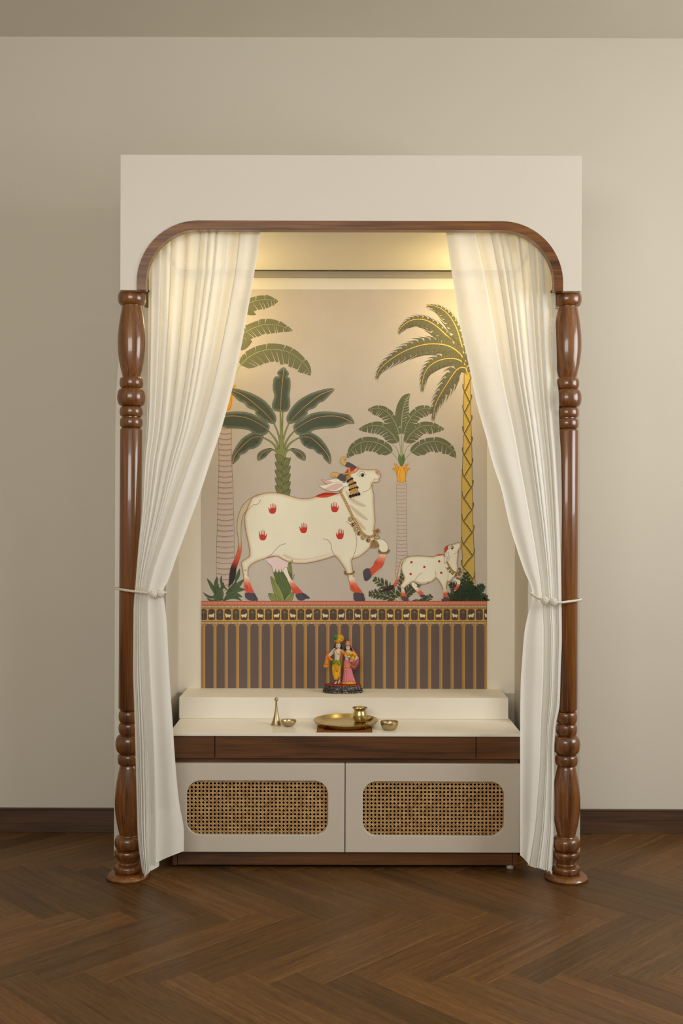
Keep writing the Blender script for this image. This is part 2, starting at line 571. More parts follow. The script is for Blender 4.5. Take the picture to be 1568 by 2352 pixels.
def post_profile():
    k = D_POST / F_PX
    def z(row):
        return CAM_Z - (row - 1.36 - 1176) * k
    out = []
    for e in POST:
        if e[0] == 'bead':
            _, a, b, r, r0 = e
            n = 14
            for i in range(n + 1):
                th = -PI / 2 + PI * i / n
                out.append(((r0 + (r - r0) * math.cos(th) ** (0.82 if r > 29 else 0.70) if 0 < i < n else r0) * k, z(a + (b - a) * (0.5 + 0.5 * math.sin(th)))))
        elif e[0] == 'belly':
            _, a, b, r, ra, rb = e[:6]
            n = 26
            for i in range(n + 1):
                s = i / n
                base = ra + (rb - ra) * s
                out.append(((base + (r - base) * math.sin(PI * s ** 1.04) ** 0.92 if 0 < i < n else base) * k, z(a + (b - a) * s)))
        else:
            out.append((e[1] * k, z(e[0])))
    return out
prof = post_profile()

RADII = [max([max(r0, r1) for (r0, z0), (r1, z1) in zip(prof, prof[1:])
              if min(z0, z1) - 0.014 <= q * .004 <= max(z0, z1) + 0.014] + [0.0]) for q in range(500)]

def post_radius(zz):
    return RADII[max(0, min(499, int(round(zz / .004))))]

def post(label, x, lean):
    cy = D_POST + CAM_Y
    root = thing('turned_post', label, 'post', (x, cy, 0.0), 'turned posts of the shrine')
    lo = prof[-1][1]
    bm = BM()
    lathe(bm, [(0, prof[0][1])] + prof + [(0, lo)], x, cy, 64, lean, 0.0)
    obj('shaft', bm, M['teak_z'], root, smooth='angle')
    bm = BM()
    k = 0.0681
    lathe(bm, [(0, lo), (0.045, lo), (0.053, lo - .001), (0.060, lo - .003), (0.065, lo - .007), (k, lo - .012), (k - .0005, .004), (k - .004, 0.0), (0, 0.0)], x, cy, 64)
    obj('base_disc', bm, M['teak_z'], root, smooth='angle')
    return root
XPL, XPR = at(294.5, 2010, D_POST).x, at(1301, 1500, D_POST).x
LEANL = (at(303, 700, D_POST).x - XPL) / (at(303, 700, D_POST).z)
post('glossy turned teak post at the left beside the curtain with a flat hem fold', XPL, LEANL)
post('glossy turned teak post at the right beside the many-pleated curtain', XPR, 0.0)
# ------------------------------------------------------------------ cabinet
D_FR = 3.392
yF = D_FR + CAM_Y                       # front plane of doors and drawers
CX0, CX1 = -0.546, 0.574
cab = thing('cabinet', 'low white cabinet with cane doors and dark wood drawers under the white counter', 'cabinet', (0.014, yF + .2, 0.0))
obj('carcass', boxes((CX0 + .004, CX0 + .022, yF + .022, -.016, .0605, .4325), (CX1 - .022, CX1 - .004, yF + .022, -.016, .0605, .4325),
                     (CX0 + .022, CX1 - .022, yF + .022, -.016, .0605, .078), (CX0 + .022, CX1 - .022, -.03, -.016, .078, .4325),
                     (0.006, 0.022, yF + .04, -.03, .078, .35)), M['dark'], cab)
obj('rail', boxes((CX0 + .006, CX1 - .006, yF + .016, yF + .04, .344, .432)), M['walnut_x'], cab)
for x0, x1 in ((CX0, -0.4045), (-0.4020, 0.4310), (0.4335, CX1)):
    obj('drawer', boxes((x0, x1, yF, yF + .0155, .3610, .4310)), M['walnut_x'], cab, bevel=0.0008)

def rrect(x0, x1, z0, z1, r, n=10):
    p = []
    for cx, cz, a0 in ((x1 - r, z1 - r, 0), (x0 + r, z1 - r, PI / 2), (x0 + r, z0 + r, PI), (x1 - r, z0 + r, 1.5 * PI)):
        for k in range(n + 1):
            a = a0 + k / n * PI / 2
            p.append((cx + r * math.cos(a), cz + r * math.sin(a)))
    return p

def framed_panel(x0, x1, z0, z1, hole, y0, y1):
    """Board with a rounded opening."""
    outer = [(x1, z1), (x0, z1), (x0, z0), (x1, z0)]
    n = len(hole)
    bm = BM()
    loops = [[Vector((x, z, 0)) for x, z in outer], [Vector((x, z, 0)) for x, z in hole[::-1]]]
    flat = outer + hole[::-1]
    tris = tessellate_polygon(loops)
    a = [bm.verts.new((x, y0, z)) for x, z in flat]
    b = [bm.verts.new((x, y1, z)) for x, z in flat]
    for t3 in tris:
        bm.faces.new([a[i] for i in t3])
        bm.faces.new([b[i] for i in reversed(t3)])
    for s, e in ((0, 4), (4, 4 + n)):
        m = e - s
        for i in range(m):
            j = s + (i + 1) % m
            bm.faces.new((a[s + i], b[s + i], b[j], a[j]))
    return bm

def cane(x0, x1, z0, z1, y):
    """Six-way woven cane: paired uprights, paired rows and crossing diagonals."""
    bm = BM()
    p = 0.01226
    w1, w2, th = 0.00135, 0.00150, 0.0007
    def strip(ax, az, bx, bz, w, yy, dz=0.0):
        d = Vector((bx - ax, 0, bz - az))
        if d.length < 0.002:
            return
        d.normalize()
        nn = Vector((-d.z, 0, d.x)) * (w / 2)
        P, Q = Vector((ax, yy, az)), Vector((bx, yy, bz))
        c = [P + nn, Q + nn, Q - nn, P - nn]
        a = [bm.verts.new(q) for q in c]
        b = [bm.verts.new(q + Vector((0, th, 0))) for q in c]
        bm.faces.new(a[::-1])
        bm.faces.new(b)
        for i in range(4):
            j = (i + 1) % 4
            bm.faces.new((a[i], a[j], b[j], b[i]))
    nx = int((x1 - x0) / p) + 1
    nz = int((z1 - z0) / p) + 1
    for i in range(nx + 1):
        x = x0 + i * p
        for s in (-1, 1):
            xx = x + s * 0.00125
            if x0 <= xx <= x1:
                strip(xx, z0, xx, z1, w1, y + .0007)
    for j in range(nz + 1):
        z = z0 + j * p
        for s in (-1, 1):
            zz = z + s * 0.00125
            if z0 <= zz <= z1:
                strip(x0, zz, x1, zz, w1, y)
    W, H = x1 - x0, z1 - z0
    k = -nz
    while k <= nx:
        # rising to the right
        a = x0 + (k + .5) * p
        t0, t1 = max(0.0, -(a - x0)), min(H, x1 - a)
        if t1 > t0:
            strip(a + t0, z0 + t0, a + t1, z0 + t1, w2, y - .0007)
        # falling to the right
        a = x0 + (k + nz + .5) * p
        b0 = a
        t0, t1 = max(0.0, b0 - x1), min(H, b0 - x0)
        if t1 > t0:
            strip(b0 - t0, z0 + t0, b0 - t1, z0 + t1, w2, y - .0012)
        k += 1
    k = nx + nz + 1
    while k <= nx + nz:
        b0 = x0 + k * p
        t0, t1 = max(0.0, b0 - x1), min(H, b0 - x0)
        if t1 > t0:
            strip(b0 - t0, z0 + t0, b0 - t1, z0 + t1, w2, y - .0012)
        k += 1
    return bm

def px_rect(x0, y0, x1, y1, d):
    a, b = at(x0, y0, d), at(x1, y1, d)
    return a.x, b.x, b.z, a.z
XS = 0.0135
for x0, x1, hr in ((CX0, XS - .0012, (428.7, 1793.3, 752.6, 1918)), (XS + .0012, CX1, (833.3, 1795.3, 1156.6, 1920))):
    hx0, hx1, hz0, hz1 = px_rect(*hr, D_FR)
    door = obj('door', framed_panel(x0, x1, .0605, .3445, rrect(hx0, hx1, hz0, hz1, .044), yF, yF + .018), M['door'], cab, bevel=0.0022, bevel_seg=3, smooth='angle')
    obj('cane_panel', cane(hx0 - .003, hx1 + .003, hz0 - .003, hz1 + .003, yF + .0075), M['cane'], door, recalc=False)
obj('plinth', boxes((CX0 + .021, CX1 - .021, yF + .024, yF + .042, .0125, .060)), M['walnut_x'], cab, bevel=0.001)
for x0, x1 in ((CX0 + .005, CX0 + .020), (CX1 - .020, CX1 - .005)):
    obj('plinth_post', boxes((x0, x1, yF + .022, yF + .05, .0115, .060)), M['walnut_x'], cab, bevel=0.001)
for x, y0 in ((CX0 + .06, yF + .13), (CX1 - .026, yF + .040)):
    for y in (y0, -.06):
        bm = BM()
        lathe(bm, [(0, 0), (.011, 0), (.012, .002), (.012, .0125), (0, .0125)], x, y, 20)
        obj('foot', bm, M['foot'], cab, smooth='angle')

tag(obj('countertop', boxes((-0.5487, 0.5773, 3.385 + CAM_Y, -.003, .4335, .4435)), M['stone'], bevel=0.001),
    'thin white stone counter on the cabinet carrying the brass vessels', 'countertop')
tag(obj('shelf_step', boxes((-0.5519, 0.5707, 3.618 + CAM_Y, -.003, .4437, .5163)), M['niche'], bevel=0.001),
    'raised cream step at the back of the counter carrying the painted figurine', 'shelf')

# ------------------------------------------------------------------ curtains
def clear_post(p, margin):
    """Keep the cloth in front of the posts."""
    for xp, lean in ((XPL, LEANL), (XPR, 0.0)):
        cx = xp + lean * p.z
        r = post_radius(p.z) + margin
        if p.z < .03:
            r = max(r, .068 + margin * .5)
        dx = abs(p.x - cx)
        if dx < r:
            lim = D_POST + CAM_Y - math.sqrt(r * r - dx * dx)
            p.y = min(p.y, lim)
    return p

def curtain(label, outer, inner, brk, ub, bottom, pleats, sign, base, amp, flap, seed, hem):
    rnd = random.Random(seed)
    ph = [rnd.uniform(0, 6.28) for _ in range(6)]
    NU, NV = 300, 120
    ytop = 500.0
    bm = BM()
    lay = bm.verts.layers.float.new('doubled')
    rows = []
    for iv in range(NV + 1):
        t = iv / NV
        row = []
        for iu in range(NU + 1):
            u = iu / NU
            y = ytop + (bottom(u) - ytop) * t
            xo, xi, xb = table(outer, y), table(inner, y), table(brk, y)
            b0, A = table(base, y), table(amp, y)
            if u < ub:
                s = u / ub
                phi = 2 * PI * pleats * (s + 0.035 * math.sin(6.1 * s + ph[0]) + 0.02 * math.sin(13.7 * s + ph[1]))
                wob = 0.75 + 0.35 * math.sin(9.0 * s + ph[2] + 1.3 * t)
                off = A * wob * math.sin(phi) + 0.28 * A * math.sin(2.3 * phi + ph[3])
                lap = (xb - xo) / pleats * 0.30 * math.cos(phi)
                x = xo + (xb - xo) * s + lap * min(1.0, s * 8, (1 - s) * 8)
                d = b0 + off
                # the last bit tucks behind the flat front fold
                k = sstep(0.90, 1.0, s)
                d = d * (1 - k) + (b0 + 0.010) * k
                x += sign * k * table(flap, y) * 0.25 * (xi - xb) * sign
            else:
                s = (u - ub) / (1 - ub)
                k = sstep(0.0, 0.16, s)
                tuck = table(flap, y)
                x = xb + (xi - xb) * (s + tuck * 0.25 * (1 - sstep(0.0, 0.12, s)) - tuck * 0.02 * math.sin(PI * min(1.0, s / 0.16)))
                d = b0 + 0.010 * (1 - k) - 0.012 * k + A * 0.35 * math.sin(2 * PI * 1.3 * s + ph[4] + 1.5 * t) * k + 0.004 * s
                d += A * 0.5 * math.sin(3.1 * PI * s + ph[5]) * k * (1 - tuck)
            d -= 0.0016 * math.exp(-((y - hem(u)) / 7) ** 2)
            d += 0.0025 * math.sin(7 * t * PI + 4 * u + ph[2]) * sstep(1380, 1700, y)
            p = clear_post(at(x, y, d), 0.004)
            p.z = max(p.z, 0.0025)
            vv = bm.verts.new(p)
            vv[lay] = max(sstep(hem(u) - 2, hem(u) + 2, y), sstep(.955, .962, u))
            row.append(vv)
        rows.append(row)
    for a, b in zip(rows, rows[1:]):
        for k in range(NU):
            bm.faces.new((a[k], a[k + 1], b[k + 1], b[k]))
    o = obj('curtain', bm, M['sheer'], smooth=True)
    return tag(o, label, 'curtain', 'sheer curtains of the shrine')

L_out = [(500, 340), (622, 341), (743, 341), (849, 340), (981, 337), (1060, 330), (1166, 326), (1251, 318), (1353, 310), (1400, 306.5),
         (1540, 305.5), (1628, 308), (1739, 311), (1850, 314), (1916, 316), (1993, 325), (2020, 330)]
L_in = [(500, 603), (530, 598), (620, 585), (691, 573), (860, 541), (981, 509.5), (1060, 483), (1122, 463), (1179, 442.6), (1277, 406.4), (1332, 387),
        (1360, 374), (1379, 377), (1432, 383), (1496, 386), (1560, 389.5), (1670, 397), (1717, 400), (1805, 407), (1850, 412.5), (1911, 422.4), (1960, 422)]
L_brk = [(500, 548), (620, 535), (691, 523), (860, 489), (981, 458), (1060, 430), (1209, 379), (1355, 336), (1400, 332), (1540, 336), (1717, 345), (1827, 347), (1987, 346.5), (2020, 347)]
def l_bot(u):
    if u < .12:
        return 1996 + (2015 - 1996) * u / .12
    if u < .62:
        return 2015 - 13 * (u - .12) / .5
    if u < .72:
        return 2002 - 15 * sstep(.62, .72, u)
    return 1987 - 32 * ((u - .72) / .28) ** .8
curtain('sheer ivory curtain at the left with a wide flat hem fold, tied to the post', L_out, L_in, L_brk, 0.70, l_bot, 8,
        1, [(500, 3.338), (900, 3.333), (1150, 3.300), (1360, 3.285), (1600, 3.285), (2020, 3.290)],
        [(500, .012), (700, .015), (1000, .012), (1250, .007), (1360, .0045), (1500, .006), (2000, .009)],
        [(500, .3), (900, .7), (1100, 1.0), (2020, 1.0)], 3, lambda u: 1880 - 24 * u)

R_out = [(500, 1266), (643, 1269), (744, 1270), (875, 1274), (981, 1279), (1060, 1284), (1166, 1287), (1251, 1288), (1358, 1289), (1464, 1290), (1540, 1287.4),
         (1617, 1285), (1673, 1275), (1728, 1272.6), (1894, 1272), (1949, 1270), (2003, 1267.7)]
R_in = [(500, 1020), (533, 1024), (606, 1034), (680, 1046), (762, 1059), (831, 1075), (933, 1096), (1007, 1117), (1060, 1130), (1124, 1151), (1207, 1170), (1256, 1185),
        (1307, 1202), (1362, 1222), (1379, 1222), (1400, 1215), (1453, 1204), (1528, 1198), (1560, 1195.7), (1650, 1194), (1960, 1194)]
R_brk = [(500, 1092), (559, 1106), (717, 1138), (875, 1164), (981, 1186), (1100, 1207), (1219, 1227.6), (1304, 1240), (1362, 1246), (1400, 1249), (1453, 1253), (1540, 1253),
         (1650, 1248), (1761, 1244), (1850, 1237), (1894, 1233), (1989, 1217)]
def r_bot(u):
    if u < .06:
        return 1991 + 12 * u / .06
    if u < .66:
        s = (u - .04) / .62
        return 2003 - 14 * s + 1.5 * math.sin(s * 2 * PI * 7)
    return 1989 - 25 * ((u - .66) / .34)
curtain('sheer ivory curtain at the right with many narrow pleats, tied with two pearl balls', R_out, R_in, R_brk, 0.66, r_bot, 7,
        1, [(500, 3.338), (900, 3.333), (1150, 3.312), (1360, 3.295), (1600, 3.300), (2020, 3.310)],
        [(500, .013), (700, .015), (1000, .013), (1250, .008), (1360, .005), (1500, .006), (2000, .009)],
        [(500, .3), (900, .7), (1100, 1.0), (2020, 1.0)], 9, lambda u: 1899 - 14 * u)

# ------------------------------------------------------------------ tie-backs
def tieback(label, path, b1, b2):
    r = 9.6 * 3.255 / F_PX
    root = thing('curtain_tieback', label, 'tieback', at(*path[0]), 'pearl ball curtain tiebacks')
    pts = catmull([tuple(at(*p)) for p in path], 8)
    bm = BM()
    n = len(pts)
    # three strands twisted into one cord
    frames = []
    for i, p in enumerate(pts):
        t = (Vector(pts[min(i + 1, n - 1)]) - Vector(pts[max(i - 1, 0)])).normalized()
        a = t.cross(Vector((0, 0, 1))).normalized()
        frames.append((Vector(p), a, t.cross(a)))
    for s in range(3):
        q = []
        for i, (p, a, b) in enumerate(frames):
            for h in range(2 if i < n - 1 else 1):
                pp = p if h == 0 else (p + frames[i + 1][0]) / 2
                th = (i + h / 2) * 1.25 + s * 2 * PI / 3
                q.append(pp + (a * math.cos(th) + b * math.sin(th)) * 0.0019)
        tube(bm, q, 0.0023, 6)
    obj('cord', bm, M['cord'], root, smooth=True)
    for b in (b1, b2):
        c = at(*b)
        bm = BM()
        ball(bm, c, r * .86, 18, 12)
        k = 110
        for i in range(k):
            z = 1 - 2 * (i + .5) / k
            th = i * 2.399963
            q = math.sqrt(1 - z * z)
            ball(bm, c + Vector((q * math.cos(th), q * math.sin(th), z)) * r * .9, r * .155, 7, 5)
        obj('pearl_ball', bm, M['pearl'], root, smooth=True)
tieback('cream cord tieback looped round the left post, its pearl balls overlapping',
        [(352, 1364, 3.252), (332, 1361, 3.254), (306, 1358, 3.262), (285, 1355, 3.283), (268, 1352, 3.318), (267, 1351, 3.350), (278, 1352, 3.377),
         (310, 1355, 3.380), (350, 1358, 3.352), (372, 1360, 3.318), (381, 1361, 3.286), (376, 1361, 3.266), (367, 1362, 3.262)],
        (352, 1364, 3.250), (367.5, 1362, 3.258))
tieback('cream cord tieback looped round the right post, two pearl balls side by side',
        [(1270, 1382, 3.256), (1286, 1384, 3.262), (1304, 1382, 3.278), (1320, 1380, 3.292), (1331, 1378, 3.318), (1332, 1376, 3.348), (1318, 1373, 3.377),
         (1290, 1369, 3.380), (1245, 1364, 3.352), (1222, 1362, 3.312), (1219, 1363, 3.284), (1228, 1369, 3.270), (1241, 1376, 3.262), (1251, 1380, 3.258)],
        (1270, 1382.5, 3.254), (1251, 1380, 3.256))

# ------------------------------------------------------------------ vessels on the counter
ZC = 0.4436
def vessel(name, label, cat, profs, x, d, mat, group=None, z=ZC):
    """profs: {part name: profile of (radius, height above the base)}; a single profile makes one mesh."""
    y = d + CAM_Y
    if len(profs) == 1:
        bm = BM()
        lathe(bm, [(r, z + h) for r, h in list(profs.values())[0]], x, y, 48)
        return tag(obj(name, bm, mat, smooth='angle'), label, cat, group)
    root = thing(name, label, cat, (x, y, z), group)
    for part, pr in profs.items():
        bm = BM()
        lathe(bm, [(r, z + h) for r, h in pr], x, y, 48)
        obj(part, bm, mat, root, smooth='angle')
    return root

k = 3.52 / F_PX / 4.612
bell = [(0, 0.003), (.0155, .002), (57 * k, 0), (58 * k, .001)] + [(r * k, (390 - yy) * k + .001) for yy, r in
        ((372, 49), (350, 41), (320, 32), (290, 25), (260, 19), (230, 14.5), (200, 11), (170, 9.5), (148, 9.5), (142, 12), (139, 10))] + [(0, 251 * k)]
vessel('hand_bell', 'slender bronze hand bell standing at the far left of the counter', 'bell',
       {'body': bell, 'knob': [(0, 250 * k)] + [(21 * k * math.sin(a), (267 - 21 * math.cos(a)) * k) for a in [PI * i / 14 for i in range(1, 14)]] + [(0, 288 * k)]},
       at(634.2, 1664, 3.52).x, 3.52, M['brushed'])

def bowl_prof(r, h, foot, th=.0009, curve=0.55):
    n = 14
    o = [(foot + (r - foot) * math.sin(PI / 2 * i / n) ** curve, h * (i / n) ** 1.25) for i in range(n + 1)]
    ins = [(max(0.0, a - th), b + th * (1 if i < 3 else .4)) for i, (a, b) in enumerate(o)]
    return [(0, 0)] + o + [(r - th * .3, h + .0004)] + ins[::-1] + [(0, th * 1.2)]
vessel('small_bowl', 'small shallow bronze bowl beside the hand bell', 'bowl', {'b': bowl_prof(.0256, .0195, .006, curve=.62)}, at(662.4, 1660, 3.497).x, 3.495, M['brushed'],
       'small bronze bowls')
vessel('small_bowl', 'taller bronze bowl at the right of the brass plate', 'bowl', {'b': bowl_prof(.0290, .0265, .016, curve=.75)}, at(894, 1665, 3.44).x, 3.443, M['brushed'],
       'small bronze bowls')

# cloth under the plate
cx, y0 = at(791, 1680, 3.40).x, 3.400 + CAM_Y
mat_ = thing('offering_mat', 'small red and gold embroidered mat under the brass plate', 'mat', (cx, y0 + .09, ZC))
bm = boxes((cx - .089, cx + .089, y0, y0 + .178, ZC, ZC + .0014))
obj('cloth', bm, plain('red_cloth', rgb(128, 24, 20), 0.8, bump=.4, bscale=900), mat_)
def zari():
    m, nt, b = new_mat('gold_thread')
    tc = node(nt, 'ShaderNodeTexCoord')
    vz = node(nt, 'ShaderNodeTexVoronoi', Scale=420.0)
    nt.links.new(tc.outputs['Object'], vz.inputs['Vector'])
    cr = node(nt, 'ShaderNodeValToRGB')
    e = cr.color_ramp.elements
    e[0].color, e[1].color = rgb(90, 62, 16), rgb(214, 166, 62)
    nt.links.new(vz.outputs['Color'], cr.inputs['Fac'])
    nt.links.new(cr.outputs['Color'], b.inputs['Base Color'])
    b.inputs['Metallic'].default_value = 0.6
    b.inputs['Roughness'].default_value = 0.4
    return m
bm = BM()
w = .089 - .003
for a in ((cx - w, cx + w, y0 + .004, y0 + .022), (cx - w, cx + w, y0 + .156, y0 + .174), (cx - w, cx - w + .02, y0 + .022, y0 + .156), (cx + w - .02, cx + w, y0 + .022, y0 + .156)):
    box(bm, *a, ZC + .0014, ZC + .0024)
obj('gold_border', bm, zari(), mat_)
bm = BM()
rnd = random.Random(2)
for i in range(90):
    x = cx - .089 + .178 * i / 89
    tube(bm, [(x, y0, ZC + .0009), (x + rnd.uniform(-.0006, .0006), y0 - rnd.uniform(.002, .0035), ZC + .0006)], .0005, 5)
obj('fringe', bm, plain('red_fringe', rgb(150, 52, 30), .8), mat_)

ZP = ZC + .0024
px_, pd = at(794, 1660, 3.52).x, 3.507
plate = [(0, 0), (.086, 0), (.092, .0012), (.098, .0055), (.1035, .0112), (.1078, .0155), (.1083, .0166), (.1076, .0173), (.1030, .0140), (.0970, .0075), (.0915, .0028), (.0885, .0020),
         (.0870, .0024), (.0855, .0016), (0, .0014)]
vessel('brass_plate', 'round rimmed brass plate lying on the red and gold mat', 'plate', {'p': plate}, px_, pd, M['brass'], z=ZP)
ZL = ZP + .0015
lota = [(0, 0), (.013, 0), (.0165, .0012), (.0205, .006), (.0238, .014), (.0243, .021), (.0230, .029), (.0203, .036), (.0194, .040), (.0198, .0425), (.0225, .0452), (.0256, .0474), (.0261, .0484),
        (.0254, .0489), (.0215, .0468), (.0188, .044), (.0183, .040), (.019, .036), (.0218, .029), (.0230, .021), (.0226, .014), (.019, .006), (0, .003)]
vessel('water_pot', 'round-bellied brass water pot with flared lip on the brass plate', 'pot', {'p': lota}, at(826.3, 1650, 3.545).x, 3.547, M['brass'], z=ZL)
cup = [(0, 0), (.0125, 0), (.013, .0009), (.0085, .0026), (.0042, .006), (.0036, .009), (.0055, .0112), (.0125, .0138), (.0195, .0195), (.0238, .0262), (.0241, .0268),
       (.0232, .0267), (.0185, .0204), (.0115, .0152), (.004, .0132), (0, .013)]
vessel('stemmed_cup', 'small brass cup on a thin stem in front of the water pot', 'cup', {'p': cup}, at(842, 1660, 3.495).x, 3.492, M['brass'], z=ZL)
# ------------------------------------------------------------------ painted figurine on the step
D_FIG = 3.73
def G(cx, cy, off=0.0):
    """Point of the figurine from a close-up of it (13.07 units to a frame pixel)."""
    return at(730 + cx / 13.07, 1440 + cy / 13.07, D_FIG) + Vector((0, off, 0))
UF = D_FIG / F_PX / 13.07
fig_c = G(745, 1800)
fig = thing('figurine', 'painted figurine of a flute player and a woman on a dark base', 'figurine', (fig_c.x, fig_c.y, .5164))
FM = {
    'skin': plain('figurine_skin', rgb(226, 208, 190), 0.35), 'gold': plain('figurine_gold', rgb(226, 176, 60), 0.3, metal=0.75, bump=1.0, bscale=500),
    'yellow': plain('figurine_yellow', rgb(226, 166, 20), 0.4, var=.18, scale=60), 'orange': plain('figurine_orange', rgb(222, 124, 20), 0.4, var=.2, scale=60),
    'green': plain('figurine_green', rgb(98, 150, 40), 0.4, var=.2, scale=90), 'dark_green': plain('figurine_feather', rgb(66, 112, 34), 0.4, var=.3, scale=120),
    'pink': plain('figurine_pink', rgb(222, 122, 132), 0.38, var=.14, scale=60), 'rose': plain('figurine_rose', rgb(176, 70, 88), 0.4, var=.1, scale=60),
    'hair': plain('figurine_hair', rgb(34, 22, 18), 0.4), 'red': plain('figurine_red', rgb(176, 38, 20), 0.4), 'blouse': plain('figurine_blouse', rgb(226, 156, 22), 0.4, var=.15, scale=70),
    'brown': plain('figurine_brown', rgb(110, 40, 14), 0.4), 'lip': plain('figurine_lip', rgb(176, 70, 60), .4), 'flute': plain('figurine_flute', rgb(150, 92, 50), .4),
}
def base_mat():
    m, nt, b = new_mat('figurine_base_silvered')
    tc = node(nt, 'ShaderNodeTexCoord')
    vz = node(nt, 'ShaderNodeTexVoronoi', Scale=330.0)
    nz = node(nt, 'ShaderNodeTexNoise', Scale=160.0, Detail=4.0)
    for n in (vz, nz):
        nt.links.new(tc.outputs['Object'], n.inputs['Vector'])
    mx = node(nt, 'ShaderNodeMath', operation='MULTIPLY')
    nt.links.new(vz.outputs['Distance'], mx.inputs[0])
    nt.links.new(nz.outputs['Fac'], mx.inputs[1])
    cr = node(nt, 'ShaderNodeValToRGB')
    e = cr.color_ramp.elements
    e[0].position, e[0].color = .2, rgb(24, 20, 18)
    e[1].position, e[1].color = .66, rgb(176, 170, 162)
    nt.links.new(mx.outputs[0], cr.inputs['Fac'])
    nt.links.new(cr.outputs['Color'], b.inputs['Base Color'])
    b.inputs['Roughness'].default_value = .35
    b.inputs['Metallic'].default_value = .3
    bp = node(nt, 'ShaderNodeBump', Strength=.8, Distance=.002)
    nt.links.new(mx.outputs[0], bp.inputs['Height'])
    nt.links.new(bp.outputs['Normal'], b.inputs['Normal'])
    return m

def plate_loop(fx, fy, z):
    c = fig_c
    half = [(-600, 0), (-545, -.019), (-285, -.036), (210, -.036), (555, -.019), (600, 0), (545, .024), (-545, .024)]
    return [(c.x + a * UF * fx, c.y + b * fy, z) for a, b in half]
def stack(loops):
    bm = BM()
    rs = [[bm.verts.new(p) for p in l] for l in loops]
    for a, b in zip(rs, rs[1:]):
        for i in range(len(a)):
            j = (i + 1) % len(a)
            bm.faces.new((a[i], a[j], b[j], b[i]))
    bm.faces.new(rs[0][::-1])
    bm.faces.new(rs[-1])
    return bm
zb = .5164
zt = G(745, 1730).z
H = zt - zb
fb = obj('base', stack([plate_loop(1.0, 1.0, zb), plate_loop(1.01, 1.01, zb + .10 * H), plate_loop(1.0, 1.0, zb + .30 * H), plate_loop(.95, .95, zb + .34 * H),
                        plate_loop(.99, .99, zb + .42 * H), plate_loop(.98, .98, zb + .52 * H), plate_loop(.93, .93, zb + .58 * H), plate_loop(.89, .90, zb + .86 * H), plate_loop(.905, .91, zb + .88 * H),
                        plate_loop(.905, .91, zb + H)]), base_mat(), fig)
obj('red_top', stack([plate_loop(.895, .90, zb + H), plate_loop(.885, .89, zb + H + .0010)]), FM['red'], fb)
ZT = zb + H + .0010

def skin(name, verts, edges, mat, parent, root=0, sub=2):
    """Continuous body grown over a skeleton of (point, radius)."""
    me = bpy.data.meshes.new(name)
    o0 = wloc(parent)
    me.from_pydata([tuple(Vector(p) - o0) for p, r in verts], edges, [])
    o = bpy.data.objects.new(name, me)
    COL.objects.link(o)
    o.parent = parent
    m = o.modifiers.new('skin', 'SKIN')
    for i, (p, r) in enumerate(verts):
        me.skin_vertices[0].data[i].radius = (r, r) if not isinstance(r, tuple) else r
        me.skin_vertices[0].data[i].use_root = (i == root)
    m.use_smooth_shade = True
    s = o.modifiers.new('smooth', 'SUBSURF')
    s.levels = s.render_levels = sub
    me.materials.append(mat)
    return o

def loft(bm, secs, n=28, fold=0, depth=0.0, ph=0.0):
    """secs: (cx, cy, half width, half depth ratio, offset)."""
    rs = []
    for cx, cy, hw, dr, off in secs:
        c = G(cx, cy, off)
        ring = []
        for k in range(n):
            a = 2 * PI * k / n
            f = 1 + depth * math.sin(fold * a + ph)
            ring.append(bm.verts.new(c + Vector((math.cos(a) * hw * UF * f, math.sin(a) * hw * UF * dr * f, 0))))
        rs.append(ring)
    for a, b in zip(rs, rs[1:]):
        for k in range(n):
            j = (k + 1) % n
            bm.faces.new((a[k], a[j], b[j], b[k]))
    bm.faces.new(rs[0])
    bm.faces.new(rs[-1][::-1])
    return bm

def gball(cx, cy, off, r, sx=1, sy=1, sz=1):
    bm = BM()
    ball(bm, G(cx, cy, off), r * UF, 18, 12, sx, sy, sz)
    return bm
def gtube(pts, r):
    return [G(*p) for p in pts], [x * UF for x in r] if isinstance(r, (list, tuple)) else r * UF

U = UF
def head(cx, cy, off, w, h):
    """Face with brow, nose, mouth and chin as one mesh."""
    bm = BM()
    ball(bm, G(cx, cy, off), 1.0, 26, 20, w * U, w * 1.05 * U, h * U)
    c = G(cx, cy, off)
    for v in bm.verts:
        lz = (v.co.z - c.z) / (h * U)
        lx = (v.co.x - c.x) / (w * U)
        if lz < -.2:
            v.co.x = c.x + (v.co.x - c.x) * (1 + .34 * (lz + .2))
        if v.co.y < c.y:
            nose = math.exp(-(lx / .16) ** 2) * math.exp(-((lz + .08) / .2) ** 2)
            lips = math.exp(-(lx / .3) ** 2) * math.exp(-((lz + .5) / .1) ** 2)
            chin = math.exp(-(lx / .25) ** 2) * math.exp(-((lz + .82) / .15) ** 2)
            eye = math.exp(-((abs(lx) - .38) / .18) ** 2) * math.exp(-((lz - .12) / .13) ** 2)
            v.co.y -= w * U * (.22 * nose + .08 * lips + .1 * chin - .12 * eye)
    return bm

